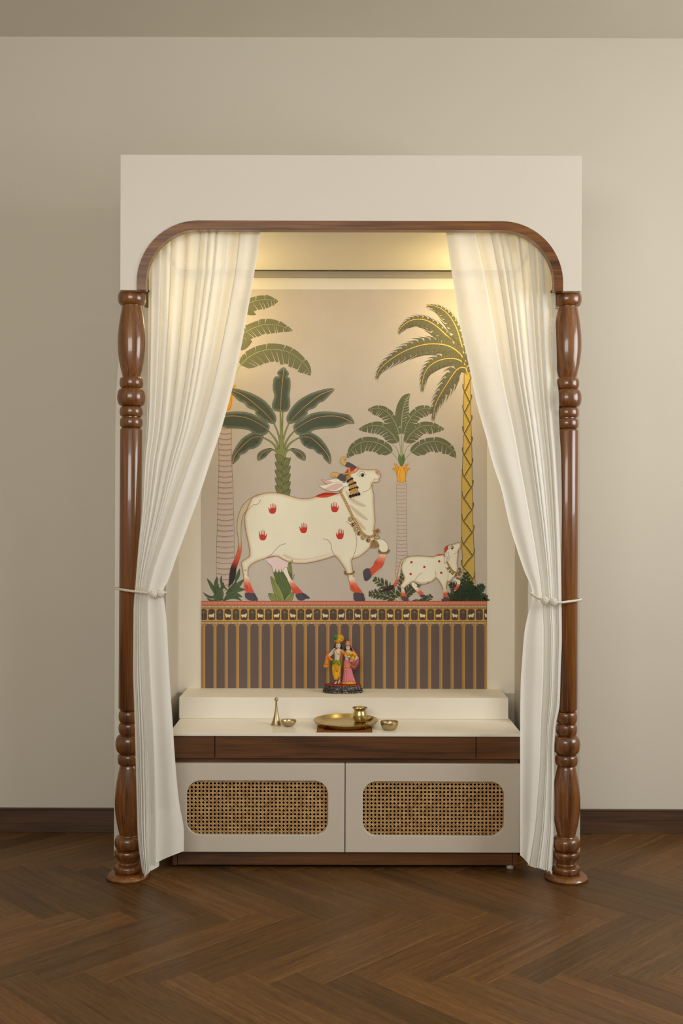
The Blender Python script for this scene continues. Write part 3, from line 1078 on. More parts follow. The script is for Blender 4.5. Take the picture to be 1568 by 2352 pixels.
def face_marks(parent, cx, cy, off, w, h):
    for s in (-1, 1):
        bm = BM()
        ball(bm, G(cx + s * .38 * w, cy - .12 * h, off - .92 * w * U), .17 * w * U, 10, 8, 1.25, .5, .7)
        obj('eye', bm, FM['hair'], parent, smooth=True)
        bm = BM()
        tube(bm, [G(cx + s * .16 * w, cy - .34 * h, off - .99 * w * U), G(cx + s * .42 * w, cy - .42 * h, off - .90 * w * U), G(cx + s * .66 * w, cy - .34 * h, off - .74 * w * U)], [.045 * w * U, .06 * w * U, .03 * w * U], 6)
        obj('eyebrow', bm, FM['hair'], parent, smooth=True)
    bm = BM()
    ball(bm, G(cx, cy + .50 * h, off - 1.03 * w * U), .2 * w * U, 10, 8, 1.1, .4, .42)
    obj('lips', bm, FM['lip'], parent, smooth=True)

# ---- flute player
zf = (ZT - G(0, 1690).z)
mv = [(G(560, 1060), 80 * U), (G(570, 950), 78 * U), (G(585, 840), 98 * U), (G(595, 740), 100 * U), (G(604, 672), 38 * U), (G(606, 610), 46 * U), (G(606, 520), 60 * U),
      (G(490, 725, -.002), 42 * U), (G(300, 905, -.004), 36 * U), (G(400, 745, -.012), 28 * U), (G(478, 650, -.014), 25 * U), (G(500, 625, -.0155), 22 * U),
      (G(715, 715, .001), 44 * U), (G(800, 790, .006), 38 * U), (G(840, 800, .010), 24 * U),
      (G(500, 1280), 70 * U), (G(530, 1480, -.002), 48 * U), (G(560, 1610, -.004), 27 * U), (G(535, 1675, -.007), 24 * U), (G(498, 1690, -.014), 14 * U),
      (G(620, 1280, .004), 66 * U), (G(640, 1480, .004), 44 * U), (G(640, 1600, .002), 27 * U), (G(628, 1672, -.002), 23 * U), (G(606, 1690, -.009), 14 * U)]
me_ = [(0, 1), (1, 2), (2, 3), (3, 4), (4, 5), (5, 6), (3, 7), (7, 8), (8, 9), (9, 10), (10, 11), (3, 12), (12, 13), (13, 14), (0, 15), (15, 16), (16, 17), (17, 18), (18, 19),
       (0, 20), (20, 21), (21, 22), (22, 23), (23, 24)]
man = skin('flute_player', mv, me_, FM['skin'], fig)
obj('face', head(606, 558, -.003, 76, 98), FM['skin'], man, smooth=True)
face_marks(man, 606, 558, -.003, 76, 98)
bm = BM()
ball(bm, G(606, 540, .003), 1, 20, 14, 96 * U, 80 * U, 95 * U)
tube(bm, *gtube([(530, 560, .002), (500, 620, .004), (478, 668, .006)], [34, 30, 12]))
tube(bm, *gtube([(676, 560, .004), (690, 620, .006), (694, 668, .007)], [34, 32, 12]))
obj('hair', bm, FM['hair'], man, smooth=True)
cr = BM()
lathe(cr, [(0, G(0, 490).z), (75 * U, G(0, 492).z), (90 * U, G(0, 470).z), (112 * U, G(0, 420).z), (118 * U, G(0, 400).z), (90 * U, G(0, 380).z), (0, G(0, 376).z)], G(606, 0).x, G(606, 0).y - .001, 28)
rnd = random.Random(4)
ball(cr, G(655, 345, .001), 1, 22, 16, 118 * U, 78 * U, 118 * U)
for i in range(70):
    a, b = rnd.uniform(0, 2 * PI), rnd.uniform(-1.1, 1.2)
    ball(cr, G(655, 345, .001) + Vector((112 * U * math.cos(a) * math.cos(b), -78 * U * abs(math.sin(a) * math.cos(b)), 112 * U * math.sin(b))), rnd.uniform(15, 27) * U, 8, 6)
ball(cr, G(632, 400, .0), 1, 20, 14, 104 * U, 80 * U, 96 * U)
ball(cr, G(630, 425, -.008), 34 * U, 12, 8, 1, .6, 1.2)
obj('crown', cr, FM['gold'], man, smooth=True)
bm = BM()
ball(bm, G(520, 305, -.004), 1, 16, 12, 54 * U, 22 * U, 76 * U)
ball(bm, G(560, 350, -.006), 1, 12, 8, 40 * U, 18 * U, 44 * U)
obj('feather', bm, FM['dark_green'], man, smooth=True)
bm = BM()
loft(bm, [(562, 1030, 118, .62, 0), (560, 1100, 128, .64, -.001), (556, 1200, 134, .62, -.001), (550, 1300, 130, .6, -.002), (545, 1400, 112, .62, -.003), (553, 1480, 90, .7, -.003),
          (560, 1530, 78, .7, -.003), (555, 1560, 84, .7, -.003), (556, 1580, 72, .7, -.003)], 40, 9, .03)
obj('trousers', bm, FM['yellow'], man, smooth=True)
bm = BM()
loft(bm, [(615, 1180, 70, .7, .004), (632, 1300, 62, .7, .005), (638, 1420, 48, .8, .004), (640, 1520, 40, .8, .003), (642, 1560, 38, .8, .002)], 24)
obj('trouser_leg', bm, FM['orange'], man, smooth=True)
bm = BM()
tube(bm, *gtube([(490, 1575, -.012), (560, 1600, -.016), (612, 1555, -.014), (630, 1480, -.011)], [12, 16, 16, 10]))
obj('trouser_cuff', bm, FM['brown'], man, smooth=True)
bm = BM()
loft(bm, [(560, 990, 112, .66, 0), (560, 1020, 130, .68, -.001), (558, 1070, 134, .68, -.001), (560, 1100, 130, .68, -.001)], 30, 11, .04)
tube(bm, *gtube([(560, 1030, -.016), (620, 1070, -.016), (662, 1140, -.012)], [20, 40, 14]))
tube(bm, *gtube([(540, 1030, -.016), (480, 1060, -.014), (440, 1100, -.008)], [20, 36, 14]))
obj('sash', bm, FM['green'], man, smooth=True)
bm = BM()
for s in (-1, 1):
    tube(bm, *gtube([(550, 1050, -.0165), (550 + s * 38, 1120, -.018), (550 + s * 44, 1210, -.018), (552 + s * 20, 1290, -.0175), (556, 1330, -.0165)], [12, 13, 13, 12, 6]))
ball(bm, G(545, 985, -.0145), 26 * U, 10, 8, 1, .5, 1.3)
obj('waist_ornament', bm, FM['gold'], man, smooth=True)
bm = BM()
tube(bm, *gtube([(530, 690, -.011), (560, 770, -.0155), (620, 790, -.0155), (665, 770, -.013), (680, 700, -.007)], [9, 11, 16, 16, 9]))
tube(bm, *gtube([(470, 700, -.006), (480, 745, -.0095), (510, 750, -.010)], [14, 22, 14]))
ball(bm, G(640, 800, -.0155), 26 * U, 10, 8, 1, .5, 1.2)
obj('necklace', bm, FM['gold'], man, smooth=True)
bm = BM()
tube(bm, *gtube([(160, 836, -.016), (330, 712, -.017), (560, 592, -.0165)], 11))
obj('flute', bm, FM['flute'], man, smooth=True)
bm = BM()
loft(bm, [(285, 800, 34, .5, -.006), (270, 900, 48, .4, -.006), (270, 1000, 52, .4, -.005), (255, 1080, 62, .36, -.005), (245, 1150, 76, .34, -.005)], 26, 7, .06)
tube(bm, *gtube([(310, 880, -.006), (360, 960, -.004), (420, 990, .001), (470, 985, .004)], [30, 44, 44, 24]))
tube(bm, *gtube([(690, 690, -.002), (716, 780, .000), (712, 900, .004), (700, 1080, .006), (690, 1230, .006)], [32, 36, 26, 30, 22]))
tube(bm, *gtube([(700, 740, -.005), (760, 790, -.005), (800, 790, -.004)], [40, 44, 30]))
obj('shawl', bm, FM['orange'], man, smooth=True)
bm = BM()
loft(bm, [(246, 1140, 78, .36, -.005), (240, 1180, 82, .36, -.005), (238, 1196, 76, .36, -.005)], 26, 9, .06)
for i in range(7):
    tube(bm, *gtube([(172 + i * 22, 1190, -.009), (168 + i * 23, 1218, -.009)], [9, 4]), segs=6)
tube(bm, *gtube([(210, 1020, -.009), (250, 1050, -.010), (280, 1035, -.009)], 13))
obj('shawl_border', bm, FM['gold'], man, smooth=True)

def fingers(name, parent, tracks, thumb):
    bm = BM()
    for tr in tracks:
        tube(bm, *gtube(tr, [8, 8, 7, 4]), segs=7)
    tube(bm, *gtube(thumb, [9, 8, 5]), segs=7)
    obj(name, bm, FM['skin'], parent, smooth=True)
fingers('hand', man, [[(452 + i * 17, 690 - i * 11, -.0165), (448 + i * 17, 668 - i * 12, -.0195), (456 + i * 17, 650 - i * 12, -.0200), (462 + i * 17, 645 - i * 12, -.0185)] for i in range(4)],
        [(470, 680, -.0150), (492, 668, -.0165), (508, 650, -.0172)])
# ---- woman
wv = [(G(880, 1020), 70 * U), (G(868, 930), 62 * U), (G(890, 850), 84 * U), (G(900, 770), 86 * U), (G(898, 705), 34 * U), (G(896, 660), 40 * U), (G(894, 590), 50 * U),
      (G(1050, 790, -.001), 44 * U), (G(1165, 935, -.002), 40 * U), (G(1060, 1005, -.012), 30 * U), (G(985, 1010, -.017), 26 * U), (G(945, 995, -.018), 20 * U),
      (G(815, 790, -.001), 40 * U), (G(830, 870, -.006), 34 * U), (G(930, 880, -.014), 26 * U), (G(975, 870, -.016), 20 * U),
      (G(850, 1300), 62 * U), (G(850, 1600), 40 * U), (G(850, 1690, -.004), 24 * U), (G(930, 1300), 62 * U), (G(950, 1600), 40 * U), (G(945, 1690, -.004), 24 * U)]
we = [(0, 1), (1, 2), (2, 3), (3, 4), (4, 5), (5, 6), (3, 7), (7, 8), (8, 9), (9, 10), (10, 11), (3, 12), (12, 13), (13, 14), (14, 15), (0, 16), (16, 17), (17, 18), (0, 19), (19, 20), (20, 21)]
wom = skin('woman', wv, we, FM['skin'], fig)
obj('face', head(896, 618, -.003, 66, 86), FM['skin'], wom, smooth=True)
face_marks(wom, 896, 618, -.003, 66, 86)
bm = BM()
ball(bm, G(900, 590, .003), 1, 20, 14, 88 * U, 80 * U, 82 * U)
tube(bm, *gtube([(838, 580, -.001), (826, 640, .003), (810, 705, .006)], [28, 28, 14]))
tube(bm, *gtube([(958, 580, .0), (985, 650, .003), (1030, 730, .006)], [28, 32, 14]))
obj('hair', bm, FM['hair'], wom, smooth=True)
fingers('hand', wom, [[(985 + i * 17, 1016, -.0195), (982 + i * 17, 996, -.0235), (984 + i * 17, 972, -.0255), (986 + i * 17, 960 + 3 * i, -.0252)] for i in range(4)],
        [(975, 1000, -.0185), (962, 985, -.0205), (966, 965, -.0215)])
bm = BM()
loft(bm, [(895, 545, 78, .9, -.002), (893, 500, 72, .9, -.002), (892, 455, 56, .9, -.002), (892, 425, 34, .9, -.002), (892, 414, 14, .9, -.002)], 24)
obj('veil', bm, FM['pink'], wom, smooth=True)
bm = BM()
tube(bm, *gtube([(955, 520, .001), (990, 600, .004), (1060, 720, .007), (1150, 830, .008), (1200, 930, .007), (1180, 1100, .005), (1110, 1240, .003)], [10, 12, 14, 18, 24, 34, 28]))
obj('veil_drape', bm, FM['pink'], wom, smooth=True)
bm = BM()
tube(bm, *gtube([(820, 545, -.006), (860, 528, -.0125), (920, 528, -.0125), (962, 545, -.007)], 16))
ball(bm, G(884, 485, -.0105), 38 * U, 12, 8, .9, .5, 1.3)
obj('crown', bm, FM['gold'], wom, smooth=True)
bm = BM()
loft(bm, [(898, 728, 58, .62, 0), (900, 745, 104, .56, 0), (905, 775, 126, .56, 0), (905, 820, 118, .62, -.001), (890, 870, 92, .66, -.001), (880, 896, 82, .66, -.001)], 28)
tube(bm, *gtube([(960, 755, -.001), (1040, 780, -.001), (1095, 830, -.001), (1140, 880, -.002)], [44, 56, 56, 50]))
tube(bm, *gtube([(850, 758, -.001), (812, 800, -.001), (815, 850, -.003)], [44, 50, 44]))
obj('blouse', bm, FM['blouse'], wom, smooth=True)
bm = BM()
tube(bm, *gtube([(830, 760, -.010), (870, 845, -.0155), (930, 845, -.0145), (960, 770, -.010)], [9, 15, 15, 9]))
obj('necklace', bm, FM['gold'], wom, smooth=True)
bm = BM()
loft(bm, [(882, 975, 78, .7, 0), (882, 1040, 100, .7, 0), (880, 1180, 106, .66, 0), (900, 1300, 122, .62, 0), (905, 1420, 136, .62, 0), (918, 1520, 158, .62, 0), (926, 1600, 182, .6, 0),
          (926, 1660, 198, .58, 0)], 72, 13, .055)
sk = obj('skirt', bm, FM['pink'], wom, smooth=True)
bm = BM()
loft(bm, [(926, 1625, 186, .6, 0), (925, 1665, 210, .6, -.001), (922, 1700, 222, .58, -.001), (922, 1712, 214, .58, -.001)], 72, 15, .05)
obj('hem', bm, FM['gold'], sk, smooth=True)
bm = BM()
loft(bm, [(878, 1150, 108, .7, 0), (878, 1190, 114, .7, 0), (880, 1212, 110, .7, 0)], 48, 13, .05)
obj('hip_band', bm, FM['gold'], sk, smooth=True)
bm = BM()
loft(bm, [(1090, 1000, 92, .35, -.006), (1070, 1080, 110, .36, -.006), (1070, 1170, 96, .36, -.006), (1085, 1240, 60, .36, -.005), (1090, 1275, 24, .4, -.004)], 30, 9, .04)
obj('draped_end', bm, FM['rose'], wom, smooth=True)
bm = BM()
tube(bm, *gtube([(935, 1040, -.013), (985, 1130, -.014), (1060, 1185, -.012), (1130, 1150, -.009)], [10, 13, 13, 9]))
obj('drape_border', bm, FM['gold'], wom, smooth=True)
bm = BM()
lathe(bm, [(0, G(0, 1010).z), (50 * U, G(0, 1000).z), (82 * U, G(0, 950).z), (84 * U, G(0, 920).z), (60 * U, G(0, 880).z), (36 * U, G(0, 862).z), (52 * U, G(0, 842).z), (50 * U, G(0, 838).z), (0, G(0, 850).z)],
      G(1040, 0).x, G(1040, 0).y - .014, 24)
obj('pot', bm, FM['gold'], wom, smooth=True)
# ------------------------------------------------------------------ mural: one printed wallpaper panel
class Art:
    """Flat print: filled shapes and lines in a stack of hair-thin ink layers on the backing."""
    def __init__(self, d, k):
        self.bm = BM()
        self.lay = self.bm.loops.layers.float_color.new('paint')
        self.d, self.k = d, k
        self.n = 0
        self.cnt = 0
        self.ox, self.oy, self.s = 0.0, 0.0, 1.0
    def frame(self, ox, oy, s):
        self.ox, self.oy, self.s = ox, oy, s
    def px(self, p):
        return (self.ox + p[0] / self.s, self.oy + p[1] / self.s)
    def col(self, c):
        if len(c) == 4:
            return c
        return tuple(min(lin(v) * k, 0.93) for v, k in zip(c, self.k)) + (1.0,)
    def P(self, p, up=0):
        x, y = self.px(p)
        return at(x, y, self.d - 6e-5 * (self.n + up) - 1.1e-6 * (self.cnt % 54))
    def face(self, pts, cols):
        try:
            f = self.bm.faces.new([self.bm.verts.new(p) for p in pts])
        except ValueError:
            return
        f.normal_update()
        if f.normal.y > 0:
            f.normal_flip()
        if isinstance(cols, list):
            m = {tuple(p): c for p, c in zip([tuple(q) for q in pts], cols)}
            for l in f.loops:
                l[self.lay] = m[tuple(l.vert.co)] if tuple(l.vert.co) in m else cols[0]
        else:
            for l in f.loops:
                l[self.lay] = cols
    def level(self, n):
        self.n = n
    def poly(self, pts, c, smooth=True, sub=4, up=0):
        self.cnt += 1
        if smooth:
            pts = catmull(pts, sub, True)
        ps = [self.P(p, up) for p in pts]
        c = self.col(c)
        for t3 in tessellate_polygon([[Vector((p.x, p.z, 0)) for p in ps]]):
            self.face([ps[i] for i in t3], c)
        return pts
    def line(self, pts, w, c, smooth=True, w1=None, up=1, closed=False, sub=5, taper=False):
        """Ribbon of width w (in units of the current frame)."""
        self.cnt += 1
        if smooth:
            pts = catmull(pts, sub, closed)
        n = len(pts)
        if w1 is None:
            w1 = w
        L, R = [], []
        for i in range(n):
            if closed:
                a, b = pts[i - 1], pts[(i + 1) % n]
            else:
                a, b = pts[max(i - 1, 0)], pts[min(i + 1, n - 1)]
            tx, ty = b[0] - a[0], b[1] - a[1]
            m = math.hypot(tx, ty) or 1
            t = i / max(1, n - 1)
            h = (w + (w1 - w) * t) / 2
            if taper:
                h *= max(.08, math.sin(PI * t) ** .6)
            L.append(self.P((pts[i][0] - ty / m * h, pts[i][1] + tx / m * h), up))
            R.append(self.P((pts[i][0] + ty / m * h, pts[i][1] - tx / m * h), up))
        c = self.col(c)
        for i in range(n if closed else n - 1):
            j = (i + 1) % n
            self.face([L[i], L[j], R[j], R[i]], c)
    def edge(self, pts, w, cin, cout, up=1, part=None):
        """Inner tint along an outline that fades into the fill (part of the print)."""
        self.cnt += 1
        n = len(pts)
        area = sum(pts[i][0] * pts[(i + 1) % n][1] - pts[(i + 1) % n][0] * pts[i][1] for i in range(n))
        sg = 1 if area > 0 else -1
        O, I = [], []
        for i in range(n):
            a, b = pts[(i - 2) % n], pts[(i + 2) % n]
            tx, ty = b[0] - a[0], b[1] - a[1]
            m = math.hypot(tx, ty) or 1
            O.append(self.P(pts[i], up))
            I.append(self.P((pts[i][0] - sg * ty / m * w, pts[i][1] + sg * tx / m * w), up))
        co, ci = self.col(cout), self.col(cin)
        for i in range(n):
            if part and not (part[0] <= i / n <= part[1]):
                continue
            j = (i + 1) % n
            dz = Vector((0, -3.0e-6 * (i % 23), 0))
            self.face([O[i] + dz, O[j] + dz, I[j] + dz, I[i] + dz], [co, co, ci, ci])
    def grad_strip(self, left, right, cols, up=1):
        """Quad strip between two edges with a colour per station."""
        self.cnt += 1
        cs = [self.col(c) for c in cols]
        Lp, Rp = [self.P(p, up) for p in left], [self.P(p, up) for p in right]
        for i in range(len(left) - 1):
            self.face([Lp[i], Lp[i + 1], Rp[i + 1], Rp[i]], [cs[i], cs[i + 1], cs[i + 1], cs[i]])
    def disc(self, c, r, col, n=14, up=0):
        self.poly([(c[0] + r * math.cos(2 * PI * k / n), c[1] + r * math.sin(2 * PI * k / n)) for k in range(n)], col, smooth=False, up=up)
    def lens(self, a, b, w, col, bend=0.0, line=None, lw=1.5, up=0, peak=.45):
        n = 12
        ax, ay = a
        dx, dy = b[0] - ax, b[1] - ay
        m = math.hypot(dx, dy) or 1
        nx, ny = -dy / m, dx / m
        mid = [(ax + dx * t + nx * bend * math.sin(PI * t) * m, ay + dy * t + ny * bend * math.sin(PI * t) * m) for t in [i / n for i in range(n + 1)]]
        def wd(t):
            return w * .5 * math.sin(PI * t ** (math.log(.5) / math.log(peak))) ** .85
        Lp = [(p[0] + nx * wd(i / n), p[1] + ny * wd(i / n)) for i, p in enumerate(mid)]
        Rp = [(p[0] - nx * wd(i / n), p[1] - ny * wd(i / n)) for i, p in enumerate(mid)]
        out = Lp + Rp[-2:0:-1]
        self.poly(out, col, smooth=False, up=up)
        if line:
            self.line(out, lw, line, smooth=False, closed=True, up=up + 1)
        return mid, out

K = (1.22, 1.34, 1.58)
art = Art(3.8058, K)
A = art
BG = (189, 172, 149)
INK = (84, 62, 44)
def mirror(pts, c):
    return [(2 * c - x, y) for x, y in pts]

# backing sheet
A.frame(0, 0, 1)
def sheet(x0, y0, x1, y1, col, up=0, soft=False):
    A.poly([(x0, y0), (x1, y0), (x1, y1), (x0, y1)], col, smooth=False, up=up)
MX0, MX1, MY0, MY1 = 462.5, 1118.0, 665.0, 1584.0
A.level(0)
sheet(MX0, MY0, MX1, 1381, BG)
for rr in ((MX0, MY0, MX0, MY1), (MX1, MY0, MX1, MY1)):
    a, b = at(rr[0], rr[1], 3.8058), at(rr[2], rr[3], 3.8058)
    q = [a, b, Vector((b.x, -.0031, b.z)), Vector((a.x, -.0031, a.z))]
    A.face(q, A.col(BG))

# ---------- palms with torn leaves
def torn_leaf(rib, up_w, lo_w, col, ribcol, tears=9, seed=1, veins=True, gap=4.5, tipw=0.25, edgecol=None, lean=0.35):
    """Banana leaf: a rib with a blade on both sides cut by thin slits."""
    rnd = random.Random(seed)
    if rib[-1][0] < rib[0][0]:
        up_w, lo_w = lo_w, up_w
    r = catmull(rib, 10)
    n = len(r)
    dark = tuple(int(c * .72) for c in col)
    lite = tuple(min(255, int(c * 1.16)) for c in col)
    for side, wmax in ((1, up_w), (-1, lo_w)):
        def edge_pt(i, f=1.0):
            a, b = r[max(i - 1, 0)], r[min(i + 1, n - 1)]
            tx, ty = b[0] - a[0], b[1] - a[1]
            m = math.hypot(tx, ty) or 1
            tx, ty = tx / m, ty / m
            nx, ny = (ty, -tx) if side > 0 else (-ty, tx)
            if True:
                t = i / (n - 1)
                w = wmax * (min(1.0, t * 5 + .55)) * (1 - (max(0, t - .45) / .55) ** 2.2 * (1 - tipw * (1 - t) * 3)) * f
                return (r[i][0] + nx * w + tx * w * lean, r[i][1] + ny * w + ty * w * lean)
        tn = tears if wmax == max(up_w, lo_w) else max(3, int(tears * .6))
        cuts = sorted(set([0, n - 1] + [int((j + rnd.uniform(-.3, .3)) * n / (tn + .6)) for j in range(1, tn + 1)]))
        cuts = [min(max(c, 0), n - 1) for c in cuts]
        for a, b in zip(cuts, cuts[1:]):
            if b - a < 2:
                continue
            seg = list(range(a, b + 1))
            jag = rnd.uniform(.90, 1.05)
            outer = []
            m = len(seg)
            for q, i in enumerate(seg):
                f = jag * (1 - .06 * (q / m) + .025 * math.sin(q * 2.1 + a))
                p = edge_pt(i, f)
                outer.append(p)
            # slit on the far end of the strip
            def toward(p, q, d):
                L = math.hypot(q[0] - p[0], q[1] - p[1]) or 1
                return (p[0] + (q[0] - p[0]) * min(.9, d / L), p[1] + (q[1] - p[1]) * min(.9, d / L))
            outer[-1] = toward(outer[-1], outer[-2], gap * rnd.uniform(.8, 1.9))
            outer[0] = toward(outer[0], outer[1], gap * .5)
            A.poly([r[i] for i in seg] + outer[::-1], col, smooth=False)
            if edgecol:
                A.line(outer, 2.2, edgecol, smooth=False, up=2)
            if veins:
                for q in range(1, m - 1):
                    i = seg[q]
                    e = edge_pt(i, .95 * jag)
                    A.line([r[i], ((r[i][0] + e[0]) / 2, (r[i][1] + e[1]) / 2), e], 1.7, dark if q % 2 else lite, smooth=False, w1=.9, up=1)
    A.line(rib, 7, ribcol, w1=2.5, up=3, sub=8)

C1 = (440, 640, 3.92)
C2 = (780, 640, 4.3556)
C3 = (450, 1030, 3.4087)
C4 = (820, 1200, 5.058)
C5 = (450, 1280, 5.807)
C8 = (700, 1030, 7.84)

# ringed trunk at the left
A.level(1)
A.frame(*C3)
lt = [(182, -180), (272, -180), (276, 0), (284, 200), (292, 400), (298, 640), (302, 850), (300, 1000), (270, 1100), (200, 1110), (170, 1060), (160, 980), (160, 800), (168, 560), (174, 350), (180, 100)]
A.poly(lt, (192, 168, 146))
A.line(lt, 2, INK, closed=True)
for i in range(30):
    y = -160 + i * 42.3
    f = (y + 180) / 1280
    xl, xr = 181 - 22 * min(1, f * 1.3), 274 + 28 * min(1, f * 1.1)
    A.line([(xl, y - 4), ((xl + xr) / 2 - 15, y + 3), ((xl + xr) / 2 + 22, y + 2), (xr, y - 3)], 2.8, (104, 76, 58), up=1)
    A.line([(xl + 2, y + 4), ((xl + xr) / 2, y + 10), (xr - 2, y + 4)], 7, (178, 152, 128), up=0)
# orange bud behind the leaf
A.frame(*C1)
A.poly([(400, 962), (372, 965), (350, 1020), (320, 1120), (300, 1185), (345, 1185), (362, 1130), (372, 1060), (380, 1000)], (216, 148, 44), up=1)
A.line([(398, 962), (374, 985), (362, 1060), (352, 1150), (330, 1185)], 3, (150, 92, 30), up=2)
# torn leaves top left
OL, OR = (114, 110, 78), (156, 156, 104)
A.level(2)
torn_leaf([(395, 260), (460, 240), (560, 203), (640, 190), (700, 190), (778, 203)], 44, 88, OL, OR, 8, 3)
A.lens((470, 250), (580, 325), 60, OL, bend=.1)
for f in (-18, -6, 6, 18):
    A.line([(480, 262), (520, 300 + f), (576, 325)], 1.8, (82, 80, 54), up=1)
torn_leaf([(380, 580), (440, 518), (500, 472), (580, 435), (660, 413), (740, 413), (820, 433), (908, 468)], 56, 92, OL, OR, 11, 7)
A.lens((420, 640), (545, 560), 90, OL, bend=-.1)
for f in (-26, -9, 9, 26):
    A.line([(424, 640), (485, 600 + f), (540, 562)], 1.8, (82, 80, 54), up=1)
torn_leaf([(440, 778), (500, 718), (580, 668), (680, 640), (780, 640), (880, 665), (970, 725), (1040, 800), (1072, 872)], 56, 128, OL, OR, 12, 9)
A.line([(360, 940), (395, 860), (440, 778)], 7, OR, up=3)
A.line([(410, 730), (455, 700)], 7, OR, up=3)

# ---------- dark banana palm in the middle left
TEAL, RIB, RIM = (80, 84, 66), (196, 140, 76), (60, 68, 60)
def banana(outline, rib, seed=0, stem=True):
    pts = A.poly(outline, TEAL)
    A.edge(pts, 26, TEAL, (124, 126, 100), up=1)
    # side veins
    r = catmull(rib, 9)
    n = len(r)
    xs = [p for p in pts]
    for i in range(2, n - 1):
        a, b = r[i - 1], r[i + 1]
        tx, ty = b[0] - a[0], b[1] - a[1]
        m = math.hypot(tx, ty) or 1
        for s in (-1, 1):
            nx, ny = -ty / m * s, tx / m * s
            # march to the outline
            best = None
            for st in range(4, 130, 4):
                q = (r[i][0] + nx * st + tx / m * st * .35, r[i][1] + ny * st + ty / m * st * .35)
                if not inside(q, xs):
                    break
                best = q
            if best:
                A.line([r[i], best], 2.0, (64, 66, 52), smooth=False, up=2)
    A.line(outline, 2.6, RIM, closed=True, up=3)
    A.line(rib, 5.5, RIB, up=4, w1=3)
def inside(p, poly):
    x, y = p
    c = False
    j = len(poly) - 1
    for i in range(len(poly)):
        xi, yi = poly[i][0], poly[i][1]
        xj, yj = poly[j][0], poly[j][1]
        if (yi > y) != (yj > y) and x < (xj - xi) * (y - yi) / (yj - yi) + xi:
            c = not c
        j = i
    return c
A.level(3)
GS = (128, 128, 74)
for st in ([(812, 1640), (805, 1450), (797, 1195)], [(815, 1640), (826, 1440), (880, 1290)], [(820, 1640), (850, 1470), (940, 1355)], [(826, 1640), (870, 1500), (980, 1425)], [(830, 1640), (850, 1560), (905, 1535)]):
    A.line(st, 24, (84, 82, 44), w1=12, up=0)
    A.line(st, 17, GS, w1=8, up=1)
    m = mirror(st, 808)
    A.line(m, 24, (84, 82, 44), w1=12, up=0)
    A.line(m, 17, GS, w1=8, up=1)
A.level(5)
banana([(832, 800), (866, 838), (873, 862), (862, 884), (885, 904), (888, 985), (878, 1050), (886, 1110), (880, 1165), (850, 1197), (790, 1198), (735, 1182), (724, 1130), (745, 1060), (732, 990), (736, 915), (752, 884), (786, 880), (773, 860), (776, 838), (800, 815)],
       [(830, 808), (818, 920), (806, 1040), (800, 1192)])
ur = [(868, 1302), (856, 1250), (890, 1180), (960, 1100), (1060, 1040), (1160, 1005), (1230, 990), (1284, 996), (1240, 1050), (1190, 1100), (1142, 1122), (1110, 1160), (1046, 1188), (1040, 1220), (1005, 1250), (960, 1285), (905, 1303)]
ur_r = [(1284, 996), (1160, 1045), (1060, 1118), (960, 1205), (880, 1292)]
mr_ = [(918, 1350), (926, 1310), (990, 1265), (1080, 1215), (1180, 1198), (1290, 1203), (1370, 1217), (1418, 1229), (1445, 1260), (1462, 1303), (1400, 1308), (1330, 1335), (1260, 1346), (1180, 1350), (1104, 1362), (1060, 1390), (1005, 1408), (945, 1400)]
mr_r = [(1448, 1296), (1340, 1245), (1220, 1237), (1110, 1257), (1010, 1305), (922, 1362)]
lr = [(970, 1418), (1000, 1390), (1060, 1384), (1110, 1405), (1170, 1450), (1220, 1520), (1250, 1590), (1252, 1668), (1215, 1645), (1186, 1612), (1178, 1588), (1132, 1570), (1100, 1538), (1060, 1530), (1010, 1502), (982, 1460)]
lr_r = [(1250, 1662), (1225, 1590), (1180, 1530), (1120, 1470), (1060, 1428), (975, 1426)]
sr = [(888, 1534), (930, 1528), (990, 1550), (1024, 1588), (1018, 1638), (960, 1612), (925, 1575)]
sr_r = [(1012, 1620), (975, 1570), (900, 1538)]
for o, r in ((ur, ur_r), (mr_, mr_r), (lr, lr_r), (sr, sr_r)):
    banana(o, r)
    A.level(A.n)
    banana(mirror(o, 808), mirror(r, 808))
# scaly trunk
A.level(9)
A.frame(*C3)
A.poly([(645, 70), (715, 70), (722, 160), (728, 260), (732, 370), (632, 360), (632, 260), (638, 160)], (110, 108, 60), smooth=False)
for y in range(40, 380, 62):
    for x, tip, dy in ((640, 618, 0), (716, 740, 30)):
        b = (680 + (x - 680) * .15, y + dy + 96)
        A.lens(b, (tip, y + dy + 2), 58, (118, 116, 72), bend=.13 if x < 680 else -.13, line=(62, 62, 36), lw=2.6, up=1 + (x > 680))
        for f in (-.3, 0, .3):
            A.line([b, ((b[0] + tip) / 2 + f * 40, y + dy + 52), (tip + (8 if x < 680 else -8), y + dy + 14)], 1.6, (84, 84, 48), up=2 + (x > 680))
